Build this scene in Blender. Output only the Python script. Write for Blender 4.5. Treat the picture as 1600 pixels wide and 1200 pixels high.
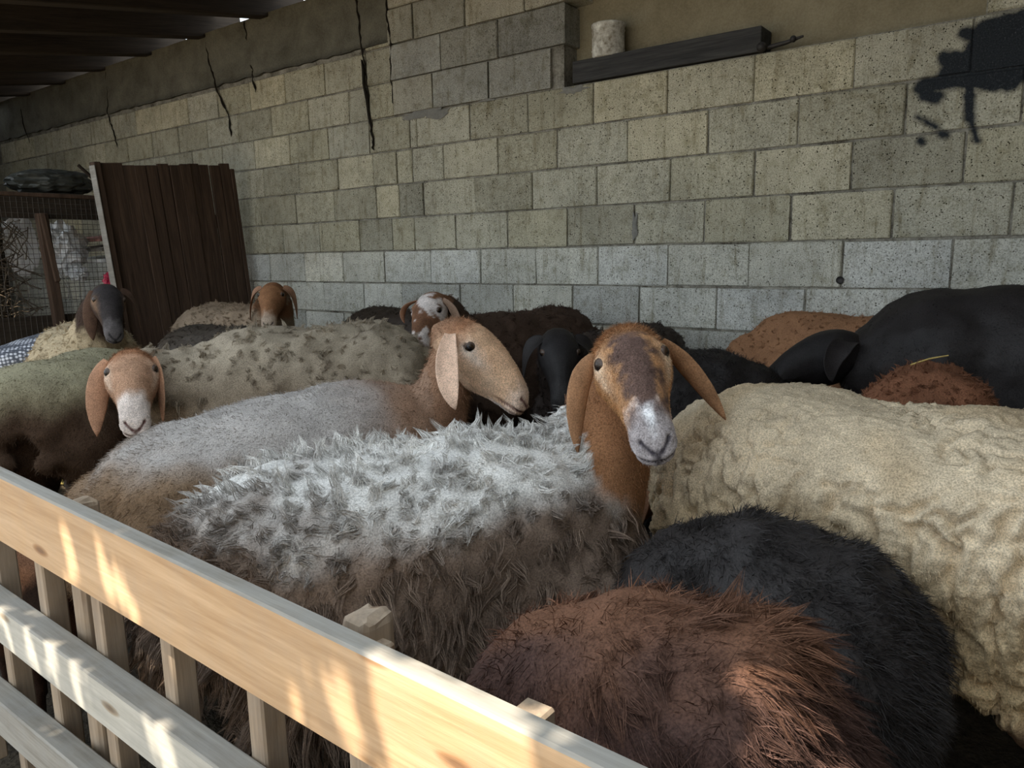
import bpy, bmesh, math, random
import numpy as np
from mathutils import Vector, Matrix

for o in list(bpy.data.objects):
    bpy.data.objects.remove(o, do_unlink=True)
scene = bpy.context.scene
COL = scene.collection
random.seed(7)
RNG = np.random.default_rng(11)

# ------------------------------------------------------------------ camera
# the block wall is the plane y = 0, blocks 0.40 x 0.20 m; the camera stands at the fence
FPX = 1177.6
CAM = np.array([3.992, -3.397, 1.17])
FW = np.array([-0.5919035, 0.78776859, -0.17050187])
RT = np.array([0.80119769, 0.59813396, -0.01783307])
UP = np.array([-0.08793462, 0.14716116, 0.98519597])
cd = bpy.data.cameras.new('camera')
cam = bpy.data.objects.new('camera', cd)
COL.objects.link(cam)
cd.sensor_fit = 'HORIZONTAL'
cd.sensor_width = 36.0
cd.lens = FPX / 1600.0 * 36.0
cd.clip_start = 0.02
cam.matrix_world = Matrix((
    (RT[0], UP[0], -FW[0], CAM[0]),
    (RT[1], UP[1], -FW[1], CAM[1]),
    (RT[2], UP[2], -FW[2], CAM[2]),
    (0, 0, 0, 1)))
scene.camera = cam

# ------------------------------------------------------------------ sky, sun, exposure
world = bpy.data.worlds.new('sky')
scene.world = world
world.use_nodes = True
wn = world.node_tree
bg = wn.nodes['Background']
bg.inputs['Color'].default_value = (0.80, 0.90, 1.0, 1)
bg.inputs['Strength'].default_value = 1.5
SUN_EL, SUN_AZ = math.radians(57), math.radians(-112)      # direction towards the sun
SUN_DIR = np.array([math.cos(SUN_EL) * math.cos(SUN_AZ), math.cos(SUN_EL) * math.sin(SUN_AZ), math.sin(SUN_EL)])
sd = bpy.data.lights.new('sun', 'SUN')
sd.energy = 7.0
sd.color = (1.0, 0.90, 0.74)
sd.angle = math.radians(0.12)
sun = bpy.data.objects.new('sun', sd)
COL.objects.link(sun)
sun.location = (2, -6, 8)
sun.rotation_euler = Vector(SUN_DIR).to_track_quat('Z', 'Y').to_euler()
vs = scene.view_settings
vs.view_transform = 'Standard'
vs.look = 'None'
vs.gamma = 1.0
vs.use_curve_mapping = False
vs.exposure = 0.64

# ------------------------------------------------------------------ generic helpers
def tag(o, label=None, cat=None, group=None, kind=None):
    if label: o['label'] = label
    if cat: o['category'] = cat
    if group: o['group'] = group
    if kind: o['kind'] = kind
    return o

def empty(name, loc=(0, 0, 0), rz=0.0):
    o = bpy.data.objects.new(name, None)
    o.empty_display_size = 0.1
    COL.objects.link(o)
    o.location = loc
    o.rotation_euler = (0, 0, rz)
    return o

def link(name, me, mat=None, parent=None):
    o = bpy.data.objects.new(name, me)
    COL.objects.link(o)
    if mat is not None and len(me.materials) == 0:
        me.materials.append(mat)
    if parent is not None:
        o.parent = parent
    return o

def mesh_arrays(name, V, quads=None, tris=None, col=None, smooth=True):
    """mesh from numpy arrays (quads and / or tris)"""
    me = bpy.data.meshes.new(name)
    V = np.asarray(V, dtype=np.float32)
    idx, tot = [], []
    if quads is not None and len(quads):
        idx.append(np.asarray(quads).ravel()); tot.append(np.full(len(quads), 4))
    if tris is not None and len(tris):
        idx.append(np.asarray(tris).ravel()); tot.append(np.full(len(tris), 3))
    idx = np.concatenate(idx).astype(np.int32); tot = np.concatenate(tot).astype(np.int32)
    start = np.concatenate([[0], np.cumsum(tot)[:-1]]).astype(np.int32)
    me.vertices.add(len(V)); me.vertices.foreach_set('co', V.ravel())
    me.loops.add(len(idx)); me.loops.foreach_set('vertex_index', idx)
    me.polygons.add(len(tot)); me.polygons.foreach_set('loop_start', start)
    me.polygons.foreach_set('loop_total', tot)
    me.polygons.foreach_set('use_smooth', np.full(len(tot), smooth))
    me.update(calc_edges=True)
    if col is not None:
        a = me.color_attributes.new('Col', 'FLOAT_COLOR', 'POINT')
        c4 = np.ones((len(V), 4), dtype=np.float32); c4[:, :3] = col
        a.data.foreach_set('color', c4.ravel())
    return me

def bm_mesh(bm, name, smooth=False):
    me = bpy.data.meshes.new(name)
    bm.normal_update()
    bm.to_mesh(me); bm.free()
    if smooth:
        me.polygons.foreach_set('use_smooth', np.full(len(me.polygons), True))
    return me

def box_bm(sx, sy, sz, bevel=0.0, segs=1, center=(0, 0, 0), bm=None):
    own = bm is None
    b = bmesh.new()
    bmesh.ops.create_cube(b, size=1.0)
    for v in b.verts:
        v.co = Vector((v.co.x * sx + center[0], v.co.y * sy + center[1], v.co.z * sz + center[2]))
    if bevel > 0:
        bmesh.ops.bevel(b, geom=list(b.edges), offset=bevel, segments=segs, affect='EDGES', profile=0.5)
    return b

def box(name, x0, x1, y0, y1, z0, z1, mat, parent=None, bevel=0.004, jitter=0.0):
    b = box_bm(x1 - x0, y1 - y0, z1 - z0, bevel)
    if jitter:
        for v in b.verts:
            v.co += Vector([random.uniform(-jitter, jitter) for _ in range(3)])
    o = link(name, bm_mesh(b, name), mat, parent)
    o.location = ((x0 + x1) / 2, (y0 + y1) / 2, (z0 + z1) / 2)
    return o

def tube(points, radii, n=6, wobble=0.0):
    """tube through points; returns V, quads"""
    P = np.asarray(points, float); K = len(P)
    radii = np.broadcast_to(np.asarray(radii, float), (K,))
    T = np.gradient(P, axis=0); T /= np.linalg.norm(T, axis=1)[:, None] + 1e-9
    ref = np.array([0, 0, 1.0]) if abs(T[0][2]) < 0.9 else np.array([1.0, 0, 0])
    V = []
    for i in range(K):
        a = np.cross(T[i], ref); a /= np.linalg.norm(a) + 1e-9
        b = np.cross(T[i], a)
        ang = np.arange(n) / n * 2 * np.pi
        V.append(P[i] + radii[i] * (np.cos(ang)[:, None] * a + np.sin(ang)[:, None] * b))
    V = np.concatenate(V)
    Q = []
    for i in range(K - 1):
        for j in range(n):
            Q.append((i * n + j, i * n + (j + 1) % n, (i + 1) * n + (j + 1) % n, (i + 1) * n + j))
    return V, np.array(Q)

def grid_quads(nu, nv, wrap_v=True):
    Q = []
    i = np.arange(nu - 1)[:, None]; j = np.arange(nv if wrap_v else nv - 1)[None, :]
    j2 = (j + 1) % nv
    Q = np.stack([np.broadcast_to(i * nv + j, (nu - 1, j.shape[1])), np.broadcast_to(i * nv + j2, (nu - 1, j.shape[1])),
                  np.broadcast_to((i + 1) * nv + j2, (nu - 1, j.shape[1])), np.broadcast_to((i + 1) * nv + j, (nu - 1, j.shape[1]))], -1)
    return Q.reshape(-1, 4)

def smoothstep(a, b, x):
    t = np.clip((x - a) / (b - a), 0, 1)
    return t * t * (3 - 2 * t)

def hash3(ix, iy, iz, seed=0):
    h = (ix.astype(np.int64) * 374761393 + iy.astype(np.int64) * 668265263 + iz.astype(np.int64) * 1274126177 + seed * 974711) & 0xffffffff
    h = ((h ^ (h >> 13)) * 1274126177) & 0xffffffff
    h = ((h ^ (h >> 16)) * 2246822519) & 0xffffffff
    return ((h ^ (h >> 15)) & 0xffffff) / float(0xffffff)

def vnoise(p, seed=0):
    i = np.floor(p).astype(np.int64); f = p - i
    w = f * f * (3 - 2 * f)
    r = 0
    for dx in (0, 1):
        for dy in (0, 1):
            for dz in (0, 1):
                h = hash3(i[:, 0] + dx, i[:, 1] + dy, i[:, 2] + dz, seed)
                r = r + h * (w[:, 0] if dx else 1 - w[:, 0]) * (w[:, 1] if dy else 1 - w[:, 1]) * (w[:, 2] if dz else 1 - w[:, 2])
    return r * 2 - 1

def fbm(p, oct=3, seed=0):
    r = 0; a = 1.0; q = np.array(p, float)
    for k in range(oct):
        r = r + a * vnoise(q, seed + k); q = q * 2.03 + 13.7; a *= 0.5
    return r

def worley(p, seed=0):
    i = np.floor(p).astype(np.int64)
    f1 = np.full(len(p), 9.0); f2 = np.full(len(p), 9.0)
    for dx in (-1, 0, 1):
        for dy in (-1, 0, 1):
            for dz in (-1, 0, 1):
                a, b, c = i[:, 0] + dx, i[:, 1] + dy, i[:, 2] + dz
                q = np.stack([a + hash3(a, b, c, seed), b + hash3(a, b, c, seed + 5), c + hash3(a, b, c, seed + 9)], 1)
                d = np.linalg.norm(q - p, axis=1)
                n2 = np.where(d < f1, f1, np.minimum(f2, d))
                f1 = np.minimum(f1, d); f2 = n2
    return f1, f2

# ------------------------------------------------------------------ materials
def nodemat(name):
    m = bpy.data.materials.new(name); m.use_nodes = True
    nt = m.node_tree
    return m, nt, nt.nodes['Principled BSDF']

def N(nt, typ, **kw):
    n = nt.nodes.new(typ)
    for k, v in kw.items():
        setattr(n, k, v)
    return n

def ramp(nt, fac, stops):
    r = N(nt, 'ShaderNodeValToRGB')
    el = r.color_ramp.elements
    while len(el) > 1: el.remove(el[-1])
    el[0].position = stops[0][0]; el[0].color = (*stops[0][1], 1)
    for p, c in stops[1:]:
        e = el.new(p); e.color = (*c, 1)
    nt.links.new(fac, r.inputs['Fac'])
    return r.outputs['Color']

def noise(nt, vec, scale, detail=3, rough=0.55, dist=0.0):
    n = N(nt, 'ShaderNodeTexNoise')
    n.inputs['Scale'].default_value = scale; n.inputs['Detail'].default_value = detail
    n.inputs['Roughness'].default_value = rough; n.inputs['Distortion'].default_value = dist
    if vec is not None: nt.links.new(vec, n.inputs['Vector'])
    return n.outputs['Fac']

def mix(nt, fac, a, b, mode='MIX'):
    n = N(nt, 'ShaderNodeMix', data_type='RGBA', blend_type=mode)
    if isinstance(fac, (int, float)): n.inputs[0].default_value = fac
    else: nt.links.new(fac, n.inputs[0])
    for s, v in ((6, a), (7, b)):
        if isinstance(v, tuple): n.inputs[s].default_value = (*v, 1)
        else: nt.links.new(v, n.inputs[s])
    return n.outputs[2]

def math_n(nt, op, a, b=None, c=None, clamp=False):
    n = N(nt, 'ShaderNodeMath', operation=op, use_clamp=clamp)
    for i, v in enumerate((a, b, c)):
        if v is None: continue
        if isinstance(v, (int, float)): n.inputs[i].default_value = v
        else: nt.links.new(v, n.inputs[i])
    return n.outputs[0]

def bump(nt, bsdf, h, strength=0.5, dist=0.01):
    b = N(nt, 'ShaderNodeBump')
    b.inputs['Strength'].default_value = strength; b.inputs['Distance'].default_value = dist
    nt.links.new(h, b.inputs['Height'])
    nt.links.new(b.outputs['Normal'], bsdf.inputs['Normal'])

def position(nt):
    return N(nt, 'ShaderNodeNewGeometry').outputs['Position']

SOOT = [((3.64, 1.93), (3.82, 1.95), .055), ((3.63, 1.865), (3.84, 1.86), .068), ((3.572, 1.944), (3.63, 1.92), .026), ((3.512, 1.862), (3.60, 1.85), .032),
        ((3.441, 1.775), (3.56, 1.79), .032), ((3.56, 1.80), (3.72, 1.765), .048), ((3.70, 1.78), (3.84, 1.82), .05), ((3.455, 1.745), (3.49, 1.73), .026), ((3.598, 1.74), (3.605, 1.65), .020),
        ((3.605, 1.65), (3.638, 1.555), .013), ((3.43, 1.665), (3.495, 1.62), .012), ((3.515, 1.594), (3.535, 1.588), .014), ((3.447, 1.577), (3.453, 1.569), .014), ((3.50, 1.80), (3.53, 1.855), .018)]

def add_soot(nt, pos, col, fine):
    """black spray on the wall, one mask in wall coordinates"""
    flat = N(nt, 'ShaderNodeVectorMath', operation='MULTIPLY'); nt.links.new(pos, flat.inputs[0]); flat.inputs[1].default_value = (1, 0, 1)
    acc = None
    for (a, b_, r) in SOOT:
        ab = (b_[0] - a[0], 0, b_[1] - a[1]); l2 = ab[0] ** 2 + ab[2] ** 2
        pa = N(nt, 'ShaderNodeVectorMath', operation='SUBTRACT'); nt.links.new(flat.outputs[0], pa.inputs[0]); pa.inputs[1].default_value = (a[0], 0, a[1])
        dt = N(nt, 'ShaderNodeVectorMath', operation='DOT_PRODUCT'); nt.links.new(pa.outputs[0], dt.inputs[0]); dt.inputs[1].default_value = tuple(v / l2 for v in ab)
        hh = math_n(nt, 'MULTIPLY', dt.outputs['Value'], 1.0, clamp=True)
        sc_ = N(nt, 'ShaderNodeVectorMath', operation='SCALE'); sc_.inputs[0].default_value = ab; nt.links.new(hh, sc_.inputs['Scale'])
        df = N(nt, 'ShaderNodeVectorMath', operation='DISTANCE'); nt.links.new(pa.outputs[0], df.inputs[0]); nt.links.new(sc_.outputs[0], df.inputs[1])
        d = math_n(nt, 'SUBTRACT', df.outputs['Value'], r)
        acc = d if acc is None else math_n(nt, 'SMOOTH_MIN', acc, d, 0.018)
    wob = math_n(nt, 'MULTIPLY', math_n(nt, 'SUBTRACT', noise(nt, pos, 24, 3), 0.5), 0.030)
    acc = math_n(nt, 'ADD', acc, wob)
    sm = N(nt, 'ShaderNodeMapRange'); sm.inputs[1].default_value = 0.010; sm.inputs[2].default_value = -0.010
    nt.links.new(acc, sm.inputs[0])
    dark = ramp(nt, fine, [(0.4, (0.020, 0.023, 0.026)), (0.66, (0.034, 0.038, 0.042)), (0.76, (0.13, 0.13, 0.13))])
    return mix(nt, sm.outputs[0], col, dark)

def block_material(name, base, soot=False, pores=1.0):
    m, nt, b = nodemat(name)
    pos = position(nt)
    oi = N(nt, 'ShaderNodeObjectInfo')
    big = noise(nt, pos, 2.2, 4, 0.6)
    med = noise(nt, pos, 16, 4, 0.65)
    fine = noise(nt, pos, 190, 2, 0.6)
    col = ramp(nt, big, [(0.30, tuple(c * 0.74 for c in base)), (0.52, base), (0.72, tuple(min(1, c * 1.18) for c in base))])
    tint = ramp(nt, oi.outputs['Random'], [(0.0, (0.72, 0.72, 0.72)), (0.3, (0.95, 0.93, 0.86)), (0.6, (1.0, 1.01, 1.03)), (1.0, (1.18, 1.13, 1.02))])
    col = mix(nt, 1.0, col, tint, 'MULTIPLY')
    blot = ramp(nt, med, [(0.32, (0.70, 0.68, 0.60)), (0.5, (1, 1, 1)), (0.7, (1.08, 1.08, 1.06))])
    col = mix(nt, 0.8, col, blot, 'MULTIPLY')
    grain = ramp(nt, fine, [(0.36, (0.62, 0.61, 0.58)), (0.5, (1, 1, 1)), (0.66, (1.22, 1.22, 1.22))])
    col = mix(nt, 0.9, col, grain, 'MULTIPLY')
    # open pores of the pumice blocks
    vo = N(nt, 'ShaderNodeTexVoronoi'); vo.inputs['Scale'].default_value = 95
    nt.links.new(pos, vo.inputs['Vector'])
    pm = noise(nt, pos, 55, 2)
    pit = math_n(nt, 'ADD', vo.outputs['Distance'], math_n(nt, 'MULTIPLY', pm, 0.9))
    pc = ramp(nt, pit, [(0.56, (0.12, 0.11, 0.085)), (0.67, (1, 1, 1))])
    col = mix(nt, pores, col, pc, 'MULTIPLY')
    # rain and dung streaks running down the face
    mps = N(nt, 'ShaderNodeMapping'); mps.inputs['Scale'].default_value = (26, 26, 3.2)
    nt.links.new(pos, mps.inputs['Vector'])
    st = noise(nt, mps.outputs['Vector'], 1.0, 4, 0.7, 0.6)
    sc_ = ramp(nt, st, [(0.30, (0.55, 0.51, 0.41)), (0.46, (1, 1, 1)), (0.75, (1.06, 1.06, 1.05))])
    col = mix(nt, 0.75, col, sc_, 'MULTIPLY')
    if soot:
        col = add_soot(nt, pos, col, fine)
    nt.links.new(col, b.inputs['Base Color'])
    b.inputs['Roughness'].default_value = 0.95
    b.inputs['Specular IOR Level'].default_value = 0.15
    h = math_n(nt, 'ADD', math_n(nt, 'MULTIPLY', fine, 0.6), math_n(nt, 'MULTIPLY', math_n(nt, 'MINIMUM', pit, 0.62), 1.6))
    bump(nt, b, h, 0.55, 0.006)
    return m

def rough_material(name, dark, light, scale=6, rough=0.9, fine_scale=90, bump_s=0.4, dist=0.01, stretch=None, spec=0.2, soot=False):
    m, nt, b = nodemat(name)
    if stretch is None:
        vec = position(nt)
    else:
        tc = N(nt, 'ShaderNodeTexCoord'); mp = N(nt, 'ShaderNodeMapping')
        mp.inputs['Scale'].default_value = stretch
        nt.links.new(tc.outputs['Object'], mp.inputs['Vector']); vec = mp.outputs['Vector']
    n1 = noise(nt, vec, scale, 5, 0.65, 0.4)
    n2 = noise(nt, vec, fine_scale, 2, 0.6)
    f = math_n(nt, 'ADD', math_n(nt, 'MULTIPLY', n1, 0.7), math_n(nt, 'MULTIPLY', n2, 0.3))
    col = ramp(nt, f, [(0.35, dark), (0.65, light)])
    if soot: col = add_soot(nt, vec, col, n2)
    nt.links.new(col, b.inputs['Base Color'])
    b.inputs['Roughness'].default_value = rough
    b.inputs['Specular IOR Level'].default_value = spec
    bump(nt, b, f, bump_s, dist)
    return m

def wood_material(name, dark, light, knot=True, axis=0, rough=0.75, weather=0.0):
    """long grain along the object's axis; knots as small dark ovals"""
    m, nt, b = nodemat(name)
    tc = N(nt, 'ShaderNodeTexCoord'); oi = N(nt, 'ShaderNodeObjectInfo')
    off = N(nt, 'ShaderNodeVectorMath', operation='ADD')
    nt.links.new(tc.outputs['Object'], off.inputs[0])
    rv = N(nt, 'ShaderNodeCombineXYZ')
    nt.links.new(math_n(nt, 'MULTIPLY', oi.outputs['Random'], 17.0), rv.inputs[0])
    nt.links.new(rv.outputs[0], off.inputs[1])
    mp = N(nt, 'ShaderNodeMapping')
    sc = [26, 26, 26]; sc[axis] = 1.6
    mp.inputs['Scale'].default_value = sc
    nt.links.new(off.outputs[0], mp.inputs['Vector'])
    g1 = noise(nt, mp.outputs['Vector'], 1.0, 5, 0.6, 0.9)
    sc2 = [170, 170, 170]; sc2[axis] = 9
    mp2 = N(nt, 'ShaderNodeMapping'); mp2.inputs['Scale'].default_value = sc2
    nt.links.new(off.outputs[0], mp2.inputs['Vector'])
    g2 = noise(nt, mp2.outputs['Vector'], 1.0, 3, 0.6)
    f = math_n(nt, 'ADD', math_n(nt, 'MULTIPLY', g1, 0.65), math_n(nt, 'MULTIPLY', g2, 0.35))
    col = ramp(nt, f, [(0.33, dark), (0.5, tuple((a + c) / 2 for a, c in zip(dark, light))), (0.66, light)])
    if knot:
        mp3 = N(nt, 'ShaderNodeMapping'); s3 = [30, 30, 30]; s3[axis] = 9
        mp3.inputs['Scale'].default_value = s3
        nt.links.new(off.outputs[0], mp3.inputs['Vector'])
        vo = N(nt, 'ShaderNodeTexVoronoi'); vo.inputs['Scale'].default_value = 0.55
        nt.links.new(mp3.outputs['Vector'], vo.inputs['Vector'])
        kc = ramp(nt, vo.outputs['Distance'], [(0.05, (0.30, 0.20, 0.13)), (0.11, (0.62, 0.50, 0.38)), (0.16, (1, 1, 1))])
        col = mix(nt, 0.85, col, kc, 'MULTIPLY')
    if weather > 0:
        pos = position(nt)
        w = noise(nt, pos, 14, 4, 0.7)
        wf = ramp(nt, w, [(0.42, (0, 0, 0)), (0.62, (1, 1, 1))])
        col = mix(nt, math_n(nt, 'MULTIPLY', wf, weather), col, (0.33, 0.32, 0.30))
    nt.links.new(col, b.inputs['Base Color'])
    b.inputs['Roughness'].default_value = rough
    b.inputs['Specular IOR Level'].default_value = 0.25
    bump(nt, b, f, 0.35, 0.004)
    return m

def coat_material(name, rough=0.85, spec=0.15, grain=0.35):
    m, nt, b = nodemat(name)
    at = N(nt, 'ShaderNodeAttribute', attribute_name='Col')
    tc = N(nt, 'ShaderNodeTexCoord')
    f = noise(nt, tc.outputs['Object'], 330, 2, 0.6)
    g = ramp(nt, f, [(0.34, (1 - grain,) * 3), (0.5, (1, 1, 1)), (0.68, (1 + grain * 0.9,) * 3)])
    col = mix(nt, 1.0, at.outputs['Color'], g, 'MULTIPLY')
    nt.links.new(col, b.inputs['Base Color'])
    b.inputs['Roughness'].default_value = rough
    b.inputs['Specular IOR Level'].default_value = spec
    bump(nt, b, f, 0.30, 0.004)
    return m

def simple(name, col, rough=0.6, spec=0.3, metal=0.0, noise_amt=0.25, scale=30):
    m, nt, b = nodemat(name)
    f = noise(nt, position(nt), scale, 4, 0.65)
    c = ramp(nt, f, [(0.3, tuple(x * (1 - noise_amt) for x in col)), (0.7, tuple(min(1, x * (1 + noise_amt)) for x in col))])
    nt.links.new(c, b.inputs['Base Color'])
    b.inputs['Roughness'].default_value = rough; b.inputs['Metallic'].default_value = metal
    b.inputs['Specular IOR Level'].default_value = spec
    bump(nt, b, f, 0.2, 0.004)
    return m

M = {}
M['block'] = block_material('pumice_block', (0.455, 0.43, 0.335))
M['block_soot'] = block_material('pumice_block_sooty', (0.455, 0.43, 0.335), soot=True)
M['block_pale'] = block_material('pale_block', (0.57, 0.565, 0.515), pores=0.9)
M['block_new'] = block_material('grey_cement_block', (0.35, 0.34, 0.295), pores=0.6)
M['mortar'] = rough_material('old_mortar', (0.06, 0.05, 0.035), (0.36, 0.34, 0.28), 11, 0.95, 120, 0.6, 0.008, soot=True)
M['render'] = rough_material('cement_render_band', (0.085, 0.08, 0.06), (0.19, 0.18, 0.14), 4, 0.95, 110, 0.5, 0.01)
M['plaster'] = rough_material('tan_mud_plaster', (0.20, 0.165, 0.10), (0.33, 0.285, 0.185), 3.5, 0.95, 120, 0.4, 0.008)
M['mortar_patch'] = rough_material('fresh_mortar_patch', (0.17, 0.165, 0.145), (0.27, 0.26, 0.225), 9, 0.95, 90, 0.4, 0.006)
M['crack'] = simple('dark_crack', (0.018, 0.015, 0.011), 0.95, 0.1)
M['rail'] = wood_material('planed_pine', (0.44, 0.27, 0.14), (0.66, 0.45, 0.27), True, 0, 0.7, 0.10)
M['rail_grey'] = wood_material('weathered_pine', (0.19, 0.17, 0.14), (0.38, 0.355, 0.31), False, 0, 0.85, 0.35)
M['rail_pale'] = wood_material('pale_weathered_pine', (0.36, 0.34, 0.29), (0.60, 0.57, 0.50), True, 0, 0.8, 0.25)
M['baluster'] = wood_material('sawn_batten', (0.22, 0.165, 0.115), (0.42, 0.32, 0.225), True, 2, 0.8, 0.15)
M['darkwood'] = wood_material('dark_old_plank', (0.032, 0.020, 0.013), (0.105, 0.064, 0.042), False, 2, 0.85)
M['beam'] = wood_material('smoke_dark_beam', (0.018, 0.013, 0.009), (0.05, 0.036, 0.024), False, 1, 0.9)
M['roof'] = rough_material('rusty_roof_underside', (0.030, 0.018, 0.012), (0.10, 0.055, 0.032), 5, 0.8, 60, 0.3, 0.006)
M['charwood'] = wood_material('charred_plank', (0.022, 0.022, 0.022), (0.075, 0.072, 0.066), False, 0, 0.85)
M['litter'] = rough_material('trodden_dung_litter', (0.022, 0.017, 0.012), (0.075, 0.058, 0.038), 7, 0.95, 60, 0.9, 0.03)
M['yard'] = rough_material('dusty_yard_earth', (0.26, 0.21, 0.15), (0.42, 0.35, 0.26), 3, 0.95, 50, 0.5, 0.02)
M['coat'] = coat_material('coat_hair')
M['coat_dark'] = coat_material('dark_coat_hair', 0.62, 0.30, 0.5)
M['face'] = coat_material('face_hair', 0.75, 0.2, 0.28)
M['eye'] = coat_material('eye_gloss', 0.12, 0.35, 0.0)
M['can'] = rough_material('chipped_white_paint', (0.22, 0.18, 0.12), (0.86, 0.84, 0.74), 16, 0.6, 60, 0.3, 0.004)
M['iron'] = simple('rusty_iron', (0.05, 0.045, 0.04), 0.6, 0.4, 0.5)
M['wire'] = simple('old_wire', (0.10, 0.085, 0.07), 0.6, 0.4, 0.3)
M['film'] = simple('dusty_white_plastic', (0.88, 0.90, 0.92), 0.4, 0.5, 0, 0.15, 12)
M['tarp'] = simple('dark_tarpaulin', (0.045, 0.047, 0.04), 0.45, 0.4, 0, 0.5, 9)
M['red'] = simple('crimson_plastic', (0.42, 0.03, 0.07), 0.4, 0.5, 0, 0.4, 30)
M['pinkboard'] = simple('faded_pink_board', (0.45, 0.22, 0.19), 0.8, 0.2)
M['straw'] = simple('dry_straw', (0.62, 0.46, 0.16), 0.8, 0.2, 0, 0.35, 60)
M['leaf'] = simple('green_leaf', (0.07, 0.15, 0.03), 0.5, 0.4, 0, 0.35, 12)
M['bark'] = rough_material('bark', (0.06, 0.045, 0.03), (0.17, 0.13, 0.09), 9, 0.95, 60, 0.7, 0.02)
M['husk'] = simple('yellow_husk', (0.78, 0.60, 0.20), 0.8, 0.2, 0, 0.3, 70)

def sack_material():
    m, nt, b = nodemat('woven_sack')
    tc = N(nt, 'ShaderNodeTexCoord'); mp = N(nt, 'ShaderNodeMapping')
    mp.inputs['Rotation'].default_value = (0, 0, 0.6); mp.inputs['Scale'].default_value = (1, 1, 1)
    nt.links.new(tc.outputs['Object'], mp.inputs['Vector'])
    vo = N(nt, 'ShaderNodeTexVoronoi'); vo.inputs['Scale'].default_value = 55; vo.inputs['Randomness'].default_value = 0.25
    nt.links.new(mp.outputs['Vector'], vo.inputs['Vector'])
    col = ramp(nt, vo.outputs['Distance'], [(0.25, (0.86, 0.88, 0.95)), (0.52, (0.10, 0.11, 0.14))])
    nt.links.new(col, b.inputs['Base Color']); b.inputs['Roughness'].default_value = 0.6
    return m
M['sack'] = sack_material()

# ------------------------------------------------------------------ ground
def grid_ground(name, x0, x1, y0, y1, z, mat, n=80, amp=0.02, sc=4.0):
    xs = np.linspace(x0, x1, n); ys = np.linspace(y0, y1, n)
    X, Y = np.meshgrid(xs, ys, indexing='ij')
    P = np.stack([X.ravel(), Y.ravel(), np.full(X.size, 0.0)], 1)
    P[:, 2] = z + amp * (fbm(P * sc, 3) - 0.6) * 0.6
    return link(name, mesh_arrays(name, P, grid_quads(n, n, False)[:, ::-1]), mat)

tag(grid_ground('floor', -5.6, 5.6, -2.95, 0.05, 0.0, M['litter'], 120, 0.03, 6), kind='structure')
tag(grid_ground('yard_ground', -14, 16, -16, -2.95, -0.01, M['yard'], 60, 0.03, 1.5), kind='structure')

# ------------------------------------------------------------------ the block wall
WX0, WX1 = -5.6, 5.3
wall = empty('wall_back', (0, 0, 0)); tag(wall, kind='structure')
# solid core behind the blocks, mortar colour, split round the niche (x 1.80..3.63, z > 2.0)
NX0, NX1 = 1.80, 3.63
core = bmesh.new()
def add_box(bm, x0, x1, y0, y1, z0, z1):
    r = bmesh.ops.create_cube(bm, size=1.0)
    for v in r['verts']:
        v.co = Vector(((x0 + x1) / 2 + v.co.x * (x1 - x0), (y0 + y1) / 2 + v.co.y * (y1 - y0), (z0 + z1) / 2 + v.co.z * (z1 - z0)))
for a in ((WX0, WX1, 0.010, 0.20, -0.05, 2.0), (WX0, NX0, 0.010, 0.20, 2.0, 2.80), (NX1, WX1, 0.010, 0.20, 2.0, 2.80)):
    add_box(core, *a)
link('mortar_bed', bm_mesh(core, 'mortar_bed'), M['mortar'], wall)
pl = bmesh.new(); add_box(pl, NX0 - .02, NX1 + .02, 0.13, 0.20, 1.98, 2.80)
link('plaster_panel', bm_mesh(pl, 'plaster_panel'), M['plaster'], wall)

block_cache = {}
def block_mesh(w, variant, mat):
    key = (round(w, 2), variant, mat)
    if key in block_cache: return block_cache[key]
    h, d = 0.1905, 0.19
    b = box_bm(round(w, 2) - 0.007, d, h, 0.006, 2)
    rr = random.Random(variant * 31 + int(w * 100))
    for v in b.verts:
        if v.co.y < 0:
            v.co.x += rr.uniform(-.0022, .0022); v.co.z += rr.uniform(-.0028, .0028); v.co.y += rr.uniform(-.0015, .0015)
    me = bm_mesh(b, 'brick'); me.materials.append(M[mat])
    block_cache[key] = me
    return me

def put_block(x0, x1, z0, mat, dy=0.0, h=0.2):
    w = x1 - x0
    if w < 0.05: return
    me = block_mesh(w, random.randrange(4), mat)
    o = bpy.data.objects.new('brick', me); COL.objects.link(o); o.parent = wall
    o.location = ((x0 + x1) / 2, 0.095 + dy + random.uniform(-.003, .003), z0 + h / 2)
    o.rotation_euler = (0, 0, random.uniform(-.004, .004))

ROWS = {  # bottom z : (block joints read off the wall, spread by 0.4 on both sides)
    0.6: [0.03, 0.43, 0.83, 1.23, 1.63, 2.03, 2.43, 2.83, 3.23],
    0.8: [0.24, 0.586, 1.068, 1.459, 1.848, 2.243, 2.638, 3.041],
    1.0: [0.049, 0.442, 0.842, 1.23, 1.615, 2.0, 2.392, 2.787, 3.184, 3.586],
    1.2: [0.227, 0.526, 0.719, 1.044, 1.428, 1.818, 2.21, 2.569, 2.963, 3.366, 3.769],
    1.4: [-0.006, 0.396, 0.60, 0.804, 1.201, 1.598, 1.999, 2.396, 2.799, 3.2, 3.602],
    1.6: [0.05, 0.382, 0.59, 0.72, 0.972, 1.367, 1.758, 2.167, 2.576, 2.98, 3.386, 3.769],
    1.8: [-0.03, 0.36, 0.71, 0.768, 1.173, 1.576, 1.976, 2.377, 2.782, 3.189, 3.596],
    2.0: [-0.21, 0.19, 0.36, 0.593, 0.913, 1.325, 1.73],
    2.2: [-0.03, 0.36, 0.579, 0.984, 1.392, 1.824],
    2.4: [0.36, 0.57, 0.775, 1.17, 1.57, 1.90],
    2.6: [0.36, 0.57, 0.98, 1.38, 1.73]}
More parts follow.
